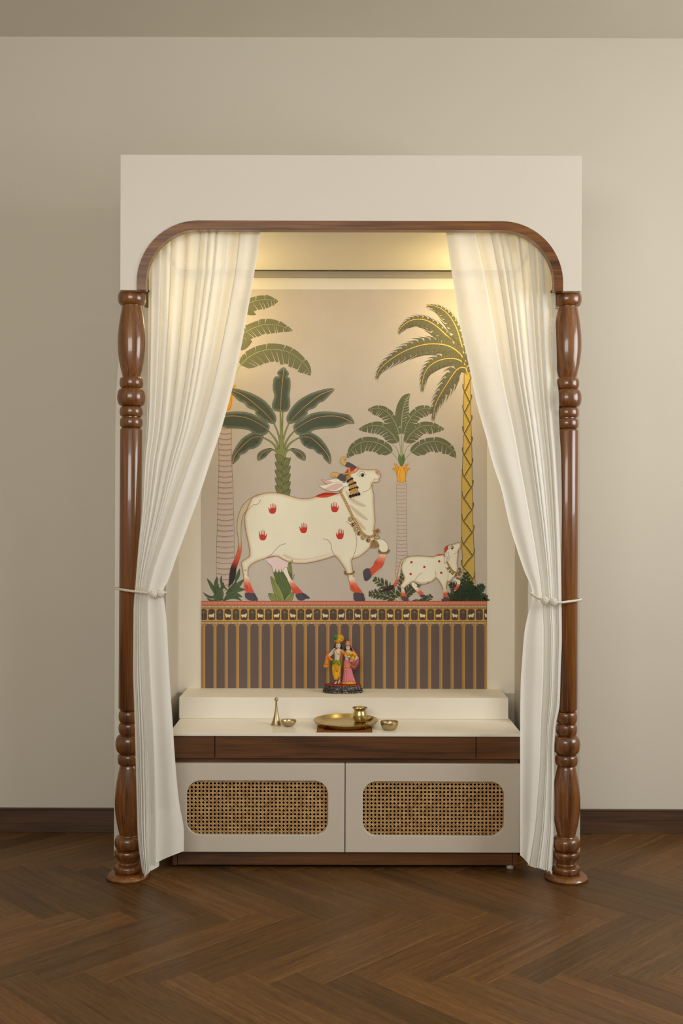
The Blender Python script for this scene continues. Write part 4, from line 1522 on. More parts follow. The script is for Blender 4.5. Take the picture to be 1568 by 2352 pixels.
# foot of that palm
GL, GLL = (96, 106, 62), (136, 138, 78)
A.poly([(606, 965), (624, 1040), (655, 1120), (690, 1192), (725, 1192), (742, 1120), (752, 1010), (750, 930), (735, 890), (700, 930), (650, 960)], GL)
A.line([(735, 890), (750, 940), (752, 1010), (742, 1110)], 2.4, (50, 54, 30))
for x0 in (625, 645, 665, 685, 705, 720):
    A.line([(x0, 975), (x0 + 18, 1070), (700, 1185)], 1.8, (58, 66, 36), up=1)
for o in ([(585, 1003), (630, 1050), (670, 1120), (690, 1192), (640, 1192), (608, 1120)], [(568, 1136), (620, 1146), (660, 1192), (592, 1192)], [(764, 1128), (722, 1146), (692, 1192), (748, 1192)],
          [(735, 893), (750, 935), (748, 985), (722, 960), (716, 925)]):
    A.poly(o, GLL, up=2)
    A.line(o, 2.4, (54, 58, 32), closed=True, up=3)
    cxx, cyy = o[0]
    for f in (.25, .5, .75):
        e = o[len(o) // 2]
        e2 = o[len(o) // 2 + 1]
        A.line([(cxx, cyy), (e[0] + (e2[0] - e[0]) * f, e[1] + (e2[1] - e[1]) * f)], 1.5, (88, 90, 50), up=3, smooth=False)
A.line([(752, 1035), (765, 1000), (768, 985)], 5, GL, up=1)

# ---------- small palm at the right
A.frame(*C2)
A.level(1)
SG, SRIB = (102, 100, 68), (150, 150, 106)
for st in ([(615, 1860), (560, 1780), (520, 1740)], [(620, 1860), (570, 1700), (520, 1660)], [(622, 1860), (605, 1700), (590, 1560)]):
    for q in (st, mirror(st, 618)):
        A.line(q, 9, (140, 144, 104), w1=6)
A.line([(618, 1860), (618, 1600), (616, 1470)], 10, (140, 144, 104))
# ringed trunk with an orange cup
A.frame(*C4)
ct = [(466, -500), (562, -500), (570, 0), (576, 200), (582, 400), (575, 640), (470, 640), (448, 600), (456, 420), (460, 220), (464, 0)]
A.poly(ct, (192, 170, 148))
A.line(ct, 2.4, INK, closed=True)
for i in range(26):
    y = -480 + i * 43
    xl = 465 - 12 * max(0, y) / 600
    xr = 564 + 18 * (y + 480) / 1100
    A.line([(xl, y - 3), ((xl + xr) / 2 - 10, y + 3), (xr, y - 2)], 3.2, (110, 82, 64), up=1)
A.frame(*C2)
A.level(2)
for o in ([(600, 2030), (575, 1990), (562, 1935), (548, 1915), (526, 1905), (540, 1894), (560, 1896), (556, 1868), (540, 1852), (566, 1856), (585, 1885), (600, 1935), (615, 2030)],):
    A.poly(o, (214, 146, 46)); A.line(o, 3, (150, 90, 30), closed=True)
    A.poly(mirror(o, 616), (214, 146, 46)); A.line(mirror(o, 616), 3, (150, 90, 30), closed=True)
o = [(585, 2030), (575, 1960), (590, 1900), (616, 1862), (640, 1900), (658, 1960), (648, 2030)]
A.poly(o, (224, 160, 56), up=1); A.line(o, 3, (150, 90, 30), closed=True, up=2)
A.line([(605, 2030), (600, 1960), (612, 1900)], 2.5, (170, 104, 34), up=2)
A.lens((618, 1880), (640, 1752), 40, (92, 110, 58), line=(58, 66, 36), up=1)
A.lens((618, 1880), (592, 1752), 40, (104, 120, 62), line=(58, 66, 36), up=1)
A.level(3)
lo_l = [(520, 1740), (440, 1670), (340, 1634), (230, 1634), (130, 1692), (70, 1792)]
mi_l = [(580, 1640), (520, 1550), (430, 1482), (320, 1470), (188, 1505)]
hi_l = [(598, 1560), (545, 1425), (470, 1332), (380, 1297), (280, 1310)]
for rib, u_, l_, sd in ((lo_l, 46, 112, 21), (hi_l, 38, 92, 25), (mi_l, 42, 96, 23)):
    torn_leaf(rib, u_, l_, SG, SRIB, 9, sd)
    torn_leaf(mirror(rib, 617), u_, l_, SG, SRIB, 9, sd + 1)
A.level(7)
o = [(703, 1152), (694, 1200), (690, 1260), (692, 1310), (686, 1380), (650, 1450), (620, 1500), (590, 1440), (556, 1380), (562, 1310), (580, 1250), (618, 1185), (660, 1156)]
A.poly(o, SG)
for i in range(9):
    y = 1210 + i * 28
    xr = 650 - i * 4
    A.line([(xr, y), (690 - max(0, i - 5) * 8, y - 26 + i)], 2.2, BG, smooth=False, w1=6 if i % 2 else 3, up=1)
    A.line([(xr - 6, y + 6), (610 - i * 5.5 + max(0, i - 5) * 10, y - 14)], 1.6, (66, 76, 44), smooth=False, up=1)
    A.line([(xr - 2, y + 12), (686 - max(0, i - 4) * 9, y - 8)], 1.6, (66, 76, 44), smooth=False, up=1)
A.line([(698, 1160), (655, 1240), (625, 1350), (616, 1500)], 7, SRIB, up=2)

# ---------- feathery date palm at the right edge
FG, FL, GOLD = (102, 97, 70), (132, 126, 94), (196, 156, 80)
def frond(rib, wa, wb, n=24, seed=1, sweep=.75):
    """Rib with pointed leaflets that join at their feet: wa on the left of travel, wb on the right."""
    rnd = random.Random(seed)
    r = catmull(rib, 14)
    m = len(r)
    def fr(t):
        i = min(m - 2, max(1, int(t * (m - 1))))
        tx, ty = r[i + 1][0] - r[i - 1][0], r[i + 1][1] - r[i - 1][1]
        L = math.hypot(tx, ty) or 1
        return r[i], (tx / L, ty / L)
    for side, wm in ((-1, wa), (1, wb)):
        k = int(n * (.5 if wm > 90 else .62))
        for j in range(k, -1, -1):
            t0, t1 = .03 + .95 * j / (k + 1), .03 + .95 * (j + 1) / (k + 1)
            (p0, d0), (p1, d1) = fr(t0), fr(t1)
            n0 = (-d0[1] * side, d0[0] * side)
            t = (t0 + t1) / 2
            ln = wm * min(1, t * 3.5 + .45) * (1 - .93 * (max(0, t - .4) / .6) ** 1.25) * rnd.uniform(.92, 1.06)
            sw = sweep + .45 * t
            tip = (p1[0] + n0[0] * ln + d0[0] * ln * sw, p1[1] + n0[1] * ln + d0[1] * ln * sw)
            def along(p, f, g):
                return (p[0] + n0[0] * ln * f + d0[0] * ln * g, p[1] + n0[1] * ln * f + d0[1] * ln * g)
            pm = tuple(p0[c] + (p1[c] - p0[c]) * .6 for c in (0, 1))
            out = [p0, along(p0, .42, .14), along(p0, .78, .42), tip, along(pm, .74, .40 * sw + .04), along(p1, .34, .13), p1]
            A.poly(out, FG, smooth=False)
            A.line([out[1], out[2], tip], 2.4, (64, 58, 36), w1=1, up=1)
            for f in (.3, .5, .7):
                b = (p0[0] + (p1[0] - p0[0]) * f, p0[1] + (p1[1] - p0[1]) * f)
                q = tuple(out[1][c] + (out[5][c] - out[1][c]) * f for c in (0, 1))
                q2 = tuple(out[2][c] + (out[4][c] - out[2][c]) * f for c in (0, 1))
                A.line([b, q, q2, tip], 2.2, FL if f == .5 else (74, 68, 44), w1=.8, up=1, sub=3)
    A.line(rib, 17, (140, 100, 40), w1=5, up=2, sub=10)
    A.line(rib, 13, GOLD, w1=3, up=3, sub=10)
    A.line(rib, 3.5, (226, 188, 104), w1=1.5, up=4, sub=10)
A.level(2)
frond([(1262, 850), (1215, 650), (1170, 500), (1110, 390), (1030, 310), (940, 272), (862, 268)], 118, 44, 22, 31, .6)
A.level(7)
frond([(1150, 650), (1060, 560), (960, 470), (860, 415), (760, 407), (680, 432), (612, 490), (583, 552)], 112, 46, 24, 32)
A.level(12)
frond([(1272, 840), (1180, 730), (1080, 670), (960, 652), (840, 660), (720, 695), (600, 750), (480, 830), (400, 910), (360, 1015)], 132, 84, 30, 33)
A.level(17)
frond([(1278, 890), (1210, 822), (1120, 798), (1020, 810), (930, 850), (862, 920), (828, 1020), (820, 1140)], 112, 70, 24, 34)
A.level(22)
frond([(1275, 950), (1262, 900), (1220, 888), (1160, 922), (1080, 1040), (1000, 1170), (952, 1280), (928, 1432)], 118, 92, 28, 35, .6)
# its trunk
A.level(8)
tk = [(1244, 935), (1270, 965), (1300, 940), (1306, 1060), (1310, 1300), (1314, 1500), (1322, 1750), (1325, 2004), (1330, 2400), (1342, 2700), (1355, 3050), (1240, 3050), (1222, 2700), (1220, 2400),
      (1222, 2004), (1232, 1750), (1240, 1500), (1238, 1300), (1243, 1060)]
TY = (196, 160, 78)
tl = A.poly(tk, TY, smooth=False)
A.line(tk, 5, (92, 80, 40), closed=True, smooth=False)
k = 0
y = 960
while y < 3030:
    f = (y - 960) / 2070
    xl, xr = 1241 - 18 * f, 1306 + 38 * f
    step = 102 + 18 * f
    # husk edge wraps from one side to the other and curls past the outline
    a, b = ((xl, xr) if k % 2 else (xr, xl))
    s = 1 if b > a else -1
    husk = [(a - 7 * s, y - 6), (a - 7 * s, y + 26), (a + 8 * s, y + 62), ((a + b) / 2, y + 116), (a + .76 * (b - a), y + 156), (a + .93 * (b - a), y + 186)]
    A.line([(a - 3 * s, y - 4), (a - 2 * s, y + 24), (a + 12 * s, y + 60)], 9, TY, up=1)
    A.line(husk, 11, (104, 90, 46), up=3)
    A.line([(p[0] + 9 * s, p[1] + 2) for p in husk[2:]], 7, (222, 190, 108), up=2)
    A.line([(p[0] - 9 * s, p[1] + 4) for p in husk[2:]], 12, (166, 130, 56), up=2)
    y += step
    k += 1

# ---------- bushes along the ground
A.frame(*C5)
A.level(6)
LG, LD = (88, 98, 64), (44, 56, 38)
for tip, b, w, bd in (((145, 280), (262, 500), 46, .03), ((280, 255), (250, 480), 56, .0), ((92, 466), (275, 530), 34, -.16), ((145, 545), (290, 580), 36, -.14), ((338, 238), (425, 440), 34, -.18), ((370, 335), (320, 460), 44, .03),
                      ((582, 148), (520, 330), 44, .05), ((545, 300), (420, 470), 40, .06), ((640, 292), (420, 440), 70, .08), ((658, 432), (390, 490), 80, -.1), ((622, 532), (370, 560), 84, -.22), ((612, 582), (360, 585), 60, -.24),
                      ((300, 362), (370, 580), 66, -.2), ((310, 590), (255, 470), 80, .1), ((330, 585), (300, 400), 90, -.05)):
    mid, out = A.lens(b, tip, w, LG, bend=bd, line=LD, lw=2.6)
    for f in (-.25, 0, .25):
        A.line([(p[0] + f * w * .35 * math.sin(PI * i / 12), p[1] + f * w * .35 * math.sin(PI * i / 12)) for i, p in enumerate(mid)][1:-1], 1.8, (60, 76, 50), smooth=False, up=2)
    A.level(A.n + .35)
A.frame(*C4)
A.level(3)
def fern(b, tip, w, col, rib, bend=0.0, n=11):
    mid = []
    dx, dy = tip[0] - b[0], tip[1] - b[1]
    m = math.hypot(dx, dy)
    nx, ny = -dy / m, dx / m
    pts = [(b[0] + dx * t + nx * bend * m * math.sin(PI * t), b[1] + dy * t + ny * bend * m * math.sin(PI * t)) for t in [i / 20 for i in range(21)]]
    for s in (-1, 1):
        for j in range(n + 1):
            t = .1 + .88 * j / n
            i = min(19, int(t * 20))
            tx, ty = pts[i + 1][0] - pts[i][0], pts[i + 1][1] - pts[i][1]
            L = math.hypot(tx, ty)
            tx, ty = tx / L, ty / L
            ln = w * 1.15 * math.sin(PI * (.18 + .75 * t)) ** .8
            A.lens(pts[i], (pts[i][0] - ty * s * ln + tx * ln * 1.0, pts[i][1] + tx * s * ln + ty * ln * 1.0), w * .34, col, bend=-.08 * s, line=(36, 44, 28), lw=1.4, peak=.4)
    if rib:
        A.line(pts, 7, rib, smooth=False, w1=3, up=2)
DG = (76, 80, 52)
fern((505, 900), (195, 655), 62, DG, (150, 134, 82), .05)
fern((470, 912), (140, 830), 62, DG, (150, 134, 82), .08)
fern((500, 905), (540, 560), 56, DG, (176, 140, 60), .0)
fern((520, 905), (700, 720), 58, DG, (150, 134, 82), -.05)
fern((600, 908), (862, 850), 54, DG, (150, 134, 82), .2)
A.level(14)
DG2 = (58, 70, 46)
for tip, w, bd in (((1262, 585), 58, 0), ((1180, 660), 50, .02), ((1320, 690), 50, .0), ((1080, 712), 56, .03), ((1466, 735), 58, -.02), ((1030, 850), 48, .05), ((985, 912), 44, .08), ((1505, 872), 54, -.05), ((1420, 840), 50, .0), ((1150, 790), 60, 0), ((1380, 770), 56, 0)):
    fern((1280, 905), tip, w, DG2, None, bd, 12)
A.poly([(1090, 913), (1150, 850), (1280, 790), (1400, 850), (1505, 880), (1505, 913)], DG2, up=0)

# ---------- the cow
COW, CS, CR = (226, 213, 180), (176, 128, 80), (112, 80, 54)
A.frame(*C3)
A.level(10)
# far hind leg and udder
RED, HOOF = (204, 82, 58), (80, 74, 74)
A.poly([(672, 930), (712, 930), (725, 980), (750, 1030), (790, 1080), (838, 1130), (800, 1142), (768, 1132), (750, 1098), (730, 1058), (712, 1018), (690, 980)], COW)
A.line([(712, 930), (725, 980), (750, 1030), (790, 1080), (838, 1130)], 2.6, CR)
A.line([(680, 960), (690, 980), (712, 1018), (730, 1058), (750, 1098)], 2.6, CR)
A.grad_strip([(716, 1030), (732, 1062), (752, 1100), (772, 1140)], [(748, 1026), (772, 1058), (804, 1096), (840, 1132)], [COW, (216, 130, 96), RED, RED], up=1)
A.poly([(752, 1095), (768, 1105), (776, 1125), (764, 1132), (752, 1118)], (204, 84, 58), up=2)
A.line([(752, 1095), (768, 1105), (776, 1125), (764, 1132)], 2, CR, up=3)
A.poly([(782, 1140), (838, 1132), (870, 1150), (890, 1168), (884, 1178), (862, 1176), (838, 1190), (804, 1188), (784, 1165)], HOOF, up=2)
A.line([(838, 1134), (850, 1155), (862, 1176)], 2.4, (44, 38, 38), up=3)
UD = (222, 192, 176)
ud = [(540, 862), (560, 892), (590, 918), (598, 940), (603, 962), (611, 970), (619, 962), (622, 942), (628, 962), (637, 972), (645, 962), (648, 944), (654, 964), (660, 971), (667, 962), (668, 944),
      (674, 962), (681, 968), (687, 955), (688, 938), (712, 934), (720, 900), (710, 870), (640, 840)]
u2 = A.poly(ud, UD, up=2)
A.line(ud[:21], 2.4, (150, 110, 92), up=3)
# far foreleg, raised
A.level(11)
fl = [(1350, 760), (1400, 712), (1440, 710), (1475, 722), (1498, 750), (1503, 785), (1492, 815), (1480, 860), (1460, 918), (1420, 968), (1372, 1008), (1352, 975), (1356, 944), (1395, 925), (1392, 903), (1405, 880), (1430, 850), (1438, 818),
      (1432, 785), (1425, 770), (1390, 778)]
A.poly(fl, COW)
A.line(fl, 2.6, CR, closed=True)
A.grad_strip([(1436, 830), (1428, 852), (1404, 884), (1392, 910), (1356, 946)], [(1488, 834), (1480, 862), (1468, 900), (1452, 930), (1372, 1006)], [(222, 190, 150), (218, 140, 104), (210, 84, 54), RED, RED], up=1)
A.poly([(1358, 944), (1330, 941), (1311, 958), (1308, 985), (1325, 1040), (1372, 1006)], HOOF, up=2)
A.line([(1322, 1030), (1368, 985)], 2.4, (44, 38, 38), up=3)
A.line([(1395, 925), (1392, 905), (1404, 890), (1416, 900), (1416, 915)], 2.2, (140, 50, 34), up=3)
# tail
A.level(12)
tail = [(500, 358), (440, 383), (390, 420), (350, 475), (326, 560), (322, 640), (333, 720), (326, 800), (300, 870), (272, 932), (262, 990), (258, 1040), (255, 1090), (288, 1052), (310, 1000), (316, 940), (332, 890), (350, 830), (356, 760),
        (351, 680), (354, 600), (366, 530), (388, 495), (420, 472), (450, 442)]
tp = A.poly(tail, (198, 176, 136))
A.grad_strip([(333, 715), (328, 790), (303, 865), (284, 905)], [(354, 715), (353, 800), (340, 865), (322, 920)], [(198, 176, 136), (206, 96, 62), RED, (150, 44, 28)], up=1)
A.grad_strip([(284, 903), (270, 935), (262, 990), (256, 1040), (255, 1086)], [(324, 915), (316, 945), (311, 998), (292, 1046), (258, 1086)], [(140, 50, 36), (62, 44, 42), (52, 46, 46), (52, 46, 46), (60, 60, 52)], up=1)
A.line(tail, 2.6, CR, closed=True, up=2)
# body with near legs, neck and head
A.level(14)
body = [(440, 384), (470, 372), (500, 360), (545, 349), (600, 345), (660, 352), (740, 372), (800, 388), (850, 393), (895, 388), (940, 374), (1000, 353), (1060, 348), (1112, 352), (1140, 318), (1165, 260), (1190, 205), (1215, 165), (1250, 152), (1290, 160), (1350, 165), (1400, 163),
        (1428, 170), (1444, 192), (1447, 218), (1436, 240), (1434, 256), (1415, 267), (1392, 267), (1378, 280), (1382, 315), (1392, 360), (1393, 420), (1398, 500), (1402, 570), (1396, 630), (1402, 690), (1385, 742), (1360, 780),
        (1320, 818), (1275, 850), (1222, 870), (1222, 905), (1228, 955), (1236, 1005), (1256, 1060), (1290, 1110), (1308, 1140), (1322, 1190), (1240, 1190), (1236, 1150), (1240, 1128), (1212, 1108), (1205, 1070), (1196, 1032), (1182, 985), (1162, 940),
        (1130, 890), (1090, 846), (1040, 858), (980, 876), (900, 894), (830, 902), (770, 898), (715, 886), (672, 866), (640, 848), (590, 848), (545, 862), (490, 880), (440, 905), (414, 935), (408, 975), (412, 1012), (425, 1060), (445, 1110),
        (460, 1140), (482, 1188), (400, 1184), (384, 1155), (392, 1120), (378, 1080), (375, 1020), (365, 960), (355, 910), (358, 885), (395, 860), (418, 838), (418, 790), (405, 720), (388, 640), (380, 560), (383, 520), (395, 485), (412, 440)]
bp = A.poly(body, COW, sub=4)
A.edge(bp, 28, COW, (208, 182, 142), up=1)
A.edge(bp, 10, (208, 182, 142), (184, 144, 102), up=2)
A.line(bp, 2.4, CR, smooth=False, closed=True, up=3)
# belly tint and inner lines
A.grad_strip([(672, 862), (720, 884), (770, 896), (830, 900), (900, 892), (980, 874), (1040, 857), (1088, 845)], [(690, 810), (735, 835), (775, 850), (830, 858), (900, 852), (970, 836), (1030, 820), (1078, 806)],
             [(160, 108, 62)] * 8, up=1) if False else None
inn = [(690, 812), (735, 836), (775, 852), (830, 860), (900, 853), (970, 836), (1030, 818), (1078, 806)]
outb = [(672, 862), (720, 884), (770, 896), (830, 900), (900, 892), (980, 874), (1040, 857), (1088, 845)]
for i in range(7):
    A.face([A.P(outb[i], 2), A.P(outb[i + 1], 2), A.P(inn[i + 1], 2), A.P(inn[i], 2)], [A.col((168, 118, 68)), A.col((168, 118, 68)), A.col(COW), A.col(COW)])
A.line([(702, 746), (665, 755), (630, 785), (590, 830), (545, 862)], 3, CR, up=4)
A.line([(996, 708), (1030, 716), (1055, 750), (1065, 800), (1090, 846)], 3, CR, up=4)
A.line([(1245, 660), (1258, 720), (1250, 790), (1222, 868)], 3.4, (150, 106, 70), up=4)
A.line([(1172, 570), (1205, 592), (1235, 630), (1248, 670)], 2.4, CR, up=4)
A.line([(505, 398), (495, 425), (470, 440), (450, 440), (420, 470), (392, 490)], 2.6, CR, up=4)
A.line([(545, 862), (600, 850), (640, 848), (690, 875), (720, 888)], 2.6, CR, up=4)
# neck folds
for p in ([(1170, 330), (1220, 400), (1290, 440), (1330, 450)], [(1200, 440), (1250, 490), (1300, 530), (1345, 560)], [(1240, 540), (1280, 590), (1330, 640)]):
    A.line(p, 34, (212, 192, 156), up=2, taper=True)
    A.line(p, 15, (204, 178, 140), up=3, taper=True)
A.line([(1376, 285), (1360, 315), (1330, 335), (1302, 340)], 2.8, CR, up=4)
# red legs and hooves (near side)
A.grad_strip([(376, 1000), (379, 1060), (384, 1105), (392, 1132)], [(411, 1004), (424, 1056), (442, 1104), (456, 1134)], [COW, (216, 110, 76), RED, RED], up=4)
A.poly([(390, 1068), (402, 1080), (400, 1105), (386, 1112), (378, 1098), (380, 1078)], (204, 80, 56), up=5)
A.line([(392, 1068), (403, 1080), (400, 1105), (386, 1112)], 2.2, (140, 50, 34), up=6)
A.poly([(392, 1130), (455, 1134), (470, 1155), (484, 1186), (474, 1194), (462, 1188), (452, 1193), (415, 1188), (388, 1165), (383, 1145)], HOOF, up=5)
A.line([(455, 1136), (462, 1160), (458, 1190)], 2.6, (44, 38, 38), up=6)
A.grad_strip([(1194, 1016), (1205, 1060), (1212, 1100), (1238, 1130)], [(1238, 1010), (1258, 1062), (1284, 1104), (1308, 1136)], [COW, (216, 110, 76), RED, RED], up=4)
A.poly([(1215, 1070), (1230, 1080), (1234, 1105), (1222, 1116), (1210, 1106), (1207, 1085)], (204, 80, 56), up=5)
A.line([(1216, 1070), (1231, 1080), (1234, 1105), (1222, 1116)], 2.2, (140, 50, 34), up=6)
A.poly([(1238, 1130), (1308, 1136), (1316, 1160), (1323, 1190), (1300, 1194), (1250, 1194), (1234, 1170)], HOOF, up=5)
A.line([(1295, 1136), (1302, 1165), (1300, 1192)], 2.6, (44, 38, 38), up=6)
# anklets
def rope(pts, w, c=(170, 128, 64), dk=(92, 64, 34), up=5, step=5):
    q = catmull(pts, 8)
    A.line(q, w, dk, smooth=False, up=up)
    A.line(q, w * .76, c, smooth=False, up=up + 1)
    for i in range(1, len(q) - 1, max(1, step // 2)):
        tx, ty = q[i + 1][0] - q[i - 1][0], q[i + 1][1] - q[i - 1][1]
        m = math.hypot(tx, ty) or 1
        tx, ty = tx / m, ty / m
        A.line([(q[i][0] - ty * w * .4 - tx * w * .15, q[i][1] + tx * w * .4 - ty * w * .15), (q[i][0] + ty * w * .4 + tx * w * .15, q[i][1] - tx * w * .4 + ty * w * .15)], w * .14, dk, smooth=False, up=up + 2)
rope([(1163, 962), (1168, 980), (1195, 985), (1225, 978), (1240, 960)], 15)
A.level(15)
rope([(1434, 795), (1438, 812), (1470, 820), (1500, 812), (1512, 793)], 18)
# hump patch
A.level(18)
hp = [(935, 376), (970, 358), (1010, 348), (1060, 349), (1110, 353), (1075, 368), (1030, 382), (980, 385)]
A.poly(hp, (206, 78, 48), up=1)
A.poly([(935, 376), (970, 358), (1010, 348), (1060, 349), (1110, 353), (1060, 362), (1000, 368)], (178, 48, 30), up=2)
A.line(hp[:5], 2.6, (110, 44, 30), up=3)
# hand prints
HAND = [(0, 80), (-14, 78), (-24, 64), (-28, 42), (-26, 8), (-22, 8), (-20, 34), (-14, 36), (-12, 0), (-8, 0), (-6, 34), (0, 35), (1, -3), (5, -3), (6, 34), (11, 34), (13, 4), (17, 4), (18, 40), (20, 48), (26, 38), (31, 26), (34, 30), (31, 52), (24, 70), (14, 79)]
for cx_, cy_, fl_ in ((600, 432, -1), (1084, 420, 1), (843, 583, -1), (521, 640, 1), (1128, 631, -1)):
    A.poly([(cx_ + fl_ * x, cy_ + y) for x, y in HAND], (190, 60, 48), smooth=False, up=2)
# head details
A.frame(*C8)
A.level(21)
EAR = (228, 216, 188)
e1 = [(298, 560), (360, 572), (450, 562), (550, 547), (640, 552), (690, 580), (660, 625), (560, 640), (470, 650), (400, 640), (340, 605)]
A.poly(e1, EAR)
A.poly([(298, 560), (380, 575), (480, 600), (480, 640), (400, 635), (340, 602)], (214, 164, 146), up=1)
A.line(e1, 4.5, CR, closed=True, up=2)
A.level(24)
e2 = [(260, 668), (350, 658), (450, 630), (560, 618), (640, 625), (690, 615), (740, 612), (780, 645), (760, 680), (700, 690), (660, 730), (590, 765), (480, 772), (390, 750), (310, 710)]
A.poly(e2, EAR)
A.poly([(350, 735), (440, 695), (500, 660), (580, 640), (680, 655), (600, 715), (520, 750), (420, 755)], (218, 172, 158), up=1)
A.line([(350, 735), (440, 690), (500, 658), (580, 640), (680, 655), (600, 715), (520, 750)], 3.5, (140, 104, 84), up=2)
A.line(e2, 4.5, CR, closed=True, up=3)
A.poly([(690, 625), (740, 612), (782, 645), (765, 680), (715, 688), (684, 660)], (228, 220, 200), up=2)
A.line([(690, 625), (740, 612), (782, 645), (765, 680), (715, 688)], 3.5, CR, up=3)
A.level(27)
A.poly([(700, 470), (780, 360), (810, 340), (820, 480), (790, 520), (740, 480)], (188, 56, 36))
A.poly([(780, 345), (818, 338), (825, 500), (790, 490)], (200, 150, 80), up=1)
A.line([(780, 345), (790, 490)], 4, (110, 70, 40), up=2)
A.line([(818, 338), (826, 520)], 4, (110, 70, 40), up=2)
A.poly([(820, 338), (915, 345), (880, 400), (820, 415)], (190, 48, 36), up=1)
# horns
for hn, tip_ in (([(925, 335), (850, 282), (775, 248), (745, 262), (720, 300), (760, 332), (850, 345), (900, 348)],
                  [(745, 262), (712, 228), (715, 205), (742, 185), (740, 160), (705, 146), (665, 158), (642, 200), (650, 260), (685, 298), (722, 302)]),
                 ([(770, 520), (740, 480), (690, 460), (625, 462), (580, 515), (610, 550), (650, 580), (710, 590), (745, 560)],
                  [(625, 462), (590, 440), (530, 430), (480, 445), (466, 480), (480, 520), (520, 530), (545, 505), (580, 518), (600, 490)])):
    A.poly(hn, (88, 78, 74), up=2)
    A.line(hn, 5, (50, 40, 36), closed=True, up=3)
    A.poly(tip_, (206, 162, 92), up=3)
    A.line(tip_, 5, (120, 84, 44), closed=True, up=4)
A.line([(742, 190), (718, 208), (700, 195), (690, 180)], 4, (120, 84, 44), up=5)
A.line([(545, 505), (530, 480), (505, 482), (495, 500)], 4, (120, 84, 44), up=5)
A.level(31)
A.line([(945, 330), (955, 365), (925, 405), (860, 435), (760, 450), (690, 465)], 30, (110, 70, 40), up=1)
A.line([(945, 330), (955, 365), (925, 405), (860, 435), (760, 450), (690, 465)], 23, (196, 148, 84), up=2)
# eye, nostril, mouth
A.poly([(992, 488), (1010, 460), (1035, 448), (1062, 460), (1074, 480), (1060, 508), (1030, 516), (1005, 505)], (236, 232, 224), up=1)
A.disc((1036, 482), 31, (76, 66, 78), up=2)
A.disc((1034, 478), 20, (30, 24, 28), up=3)
A.disc((1024, 466), 7, (240, 240, 240), up=4)
A.line([(970, 508), (1000, 470), (1036, 446), (1066, 462), (1095, 470)], 5.5, (56, 44, 44), up=5)
A.line([(938, 468), (968, 458), (1000, 415), (1040, 408), (1072, 430), (1082, 450)], 4.5, (90, 66, 50), up=5)
A.poly([(1265, 400), (1310, 382), (1350, 400), (1366, 450), (1350, 480), (1300, 470), (1275, 440)], (190, 150, 126), up=1)
A.line([(1300, 412), (1312, 412), (1318, 430), (1308, 444), (1296, 436), (1300, 420)], 5, (90, 64, 56), up=2)
A.line([(1242, 578), (1258, 545), (1290, 555), (1338, 548)], 5, (96, 66, 50), up=2)
A.line([(1255, 560), (1262, 540)], 5, (96, 66, 50), up=2)
# tassel
for y, n, x, w in ((580, 3, 770, 70), (660, 4, 800, 95), (745, 4, 800, 120), (850, 5, 800, 160)):
    pass
for row, (x0, y0, x1, y1, x2, y2, x3, y3) in enumerate(((735, 490, 790, 480, 855, 535, 765, 590), (790, 590, 850, 560, 915, 610, 800, 665), (800, 670, 905, 630, 955, 695, 800, 745), (815, 750, 935, 710, 985, 810, 805, 860))):
    A.poly([(x0, y0), (x1, y1), (x2, y2), (x3, y3)], (196, 152, 82), smooth=False, up=1)
    for j in range(6):
        f = (j + .5) / 6
        A.line([(x0 + (x1 - x0) * f, y0 + (y1 - y0) * f), (x3 + (x2 - x3) * f, y3 + (y2 - y3) * f)], 5, (120, 82, 40), smooth=False, up=2)
    for j in range(4):
        f = (j + .3) / 3.6
        A.disc((x3 + (x2 - x3) * f, y3 + (y2 - y3) * f + 6), 24 if row < 3 else 29, (48, 36, 36), up=3 + j % 2)
    A.level(A.n + 5)
# collar, beads, bell
A.level(30)
rope([(625, 760), (700, 900), (780, 1060), (860, 1230), (940, 1370), (1010, 1490), (1090, 1570), (1170, 1592), (1235, 1570), (1262, 1520), (1238, 1470)], 42, (200, 156, 90), (104, 72, 38), 1, 5)
for x, y, c in ((820, 1275, (150, 140, 84)), (868, 1370, (110, 40, 34)), (918, 1452, (150, 140, 84)), (972, 1530, (110, 40, 34)), (1046, 1602, (150, 140, 84)), (1140, 1652, (110, 40, 34)), (1298, 1600, (150, 140, 84)), (1312, 1488, (110, 40, 34))):
    A.disc((x, y), 44, (96, 66, 40), up=5)
    A.disc((x, y), 37, (198, 160, 106), up=6)
    A.disc((x, y), 27, c, up=7)
    A.disc((x + 6, y - 2), 8, (236, 226, 206), up=8)
bl = [(1230, 1650), (1290, 1665), (1325, 1720), (1334, 1760), (1250, 1776), (1184, 1762), (1180, 1720), (1195, 1675)]
A.poly(bl, (160, 122, 66), up=5)
A.line(bl, 5, (84, 58, 32), closed=True, up=6)
for j in range(6):
    A.line([(1232, 1655), (1195 + j * 25, 1765)], 3.5, (100, 70, 36), smooth=False, up=6)
A.line([(1152, 1782), (1210, 1795), (1320, 1792)], 4, CR, up=5)

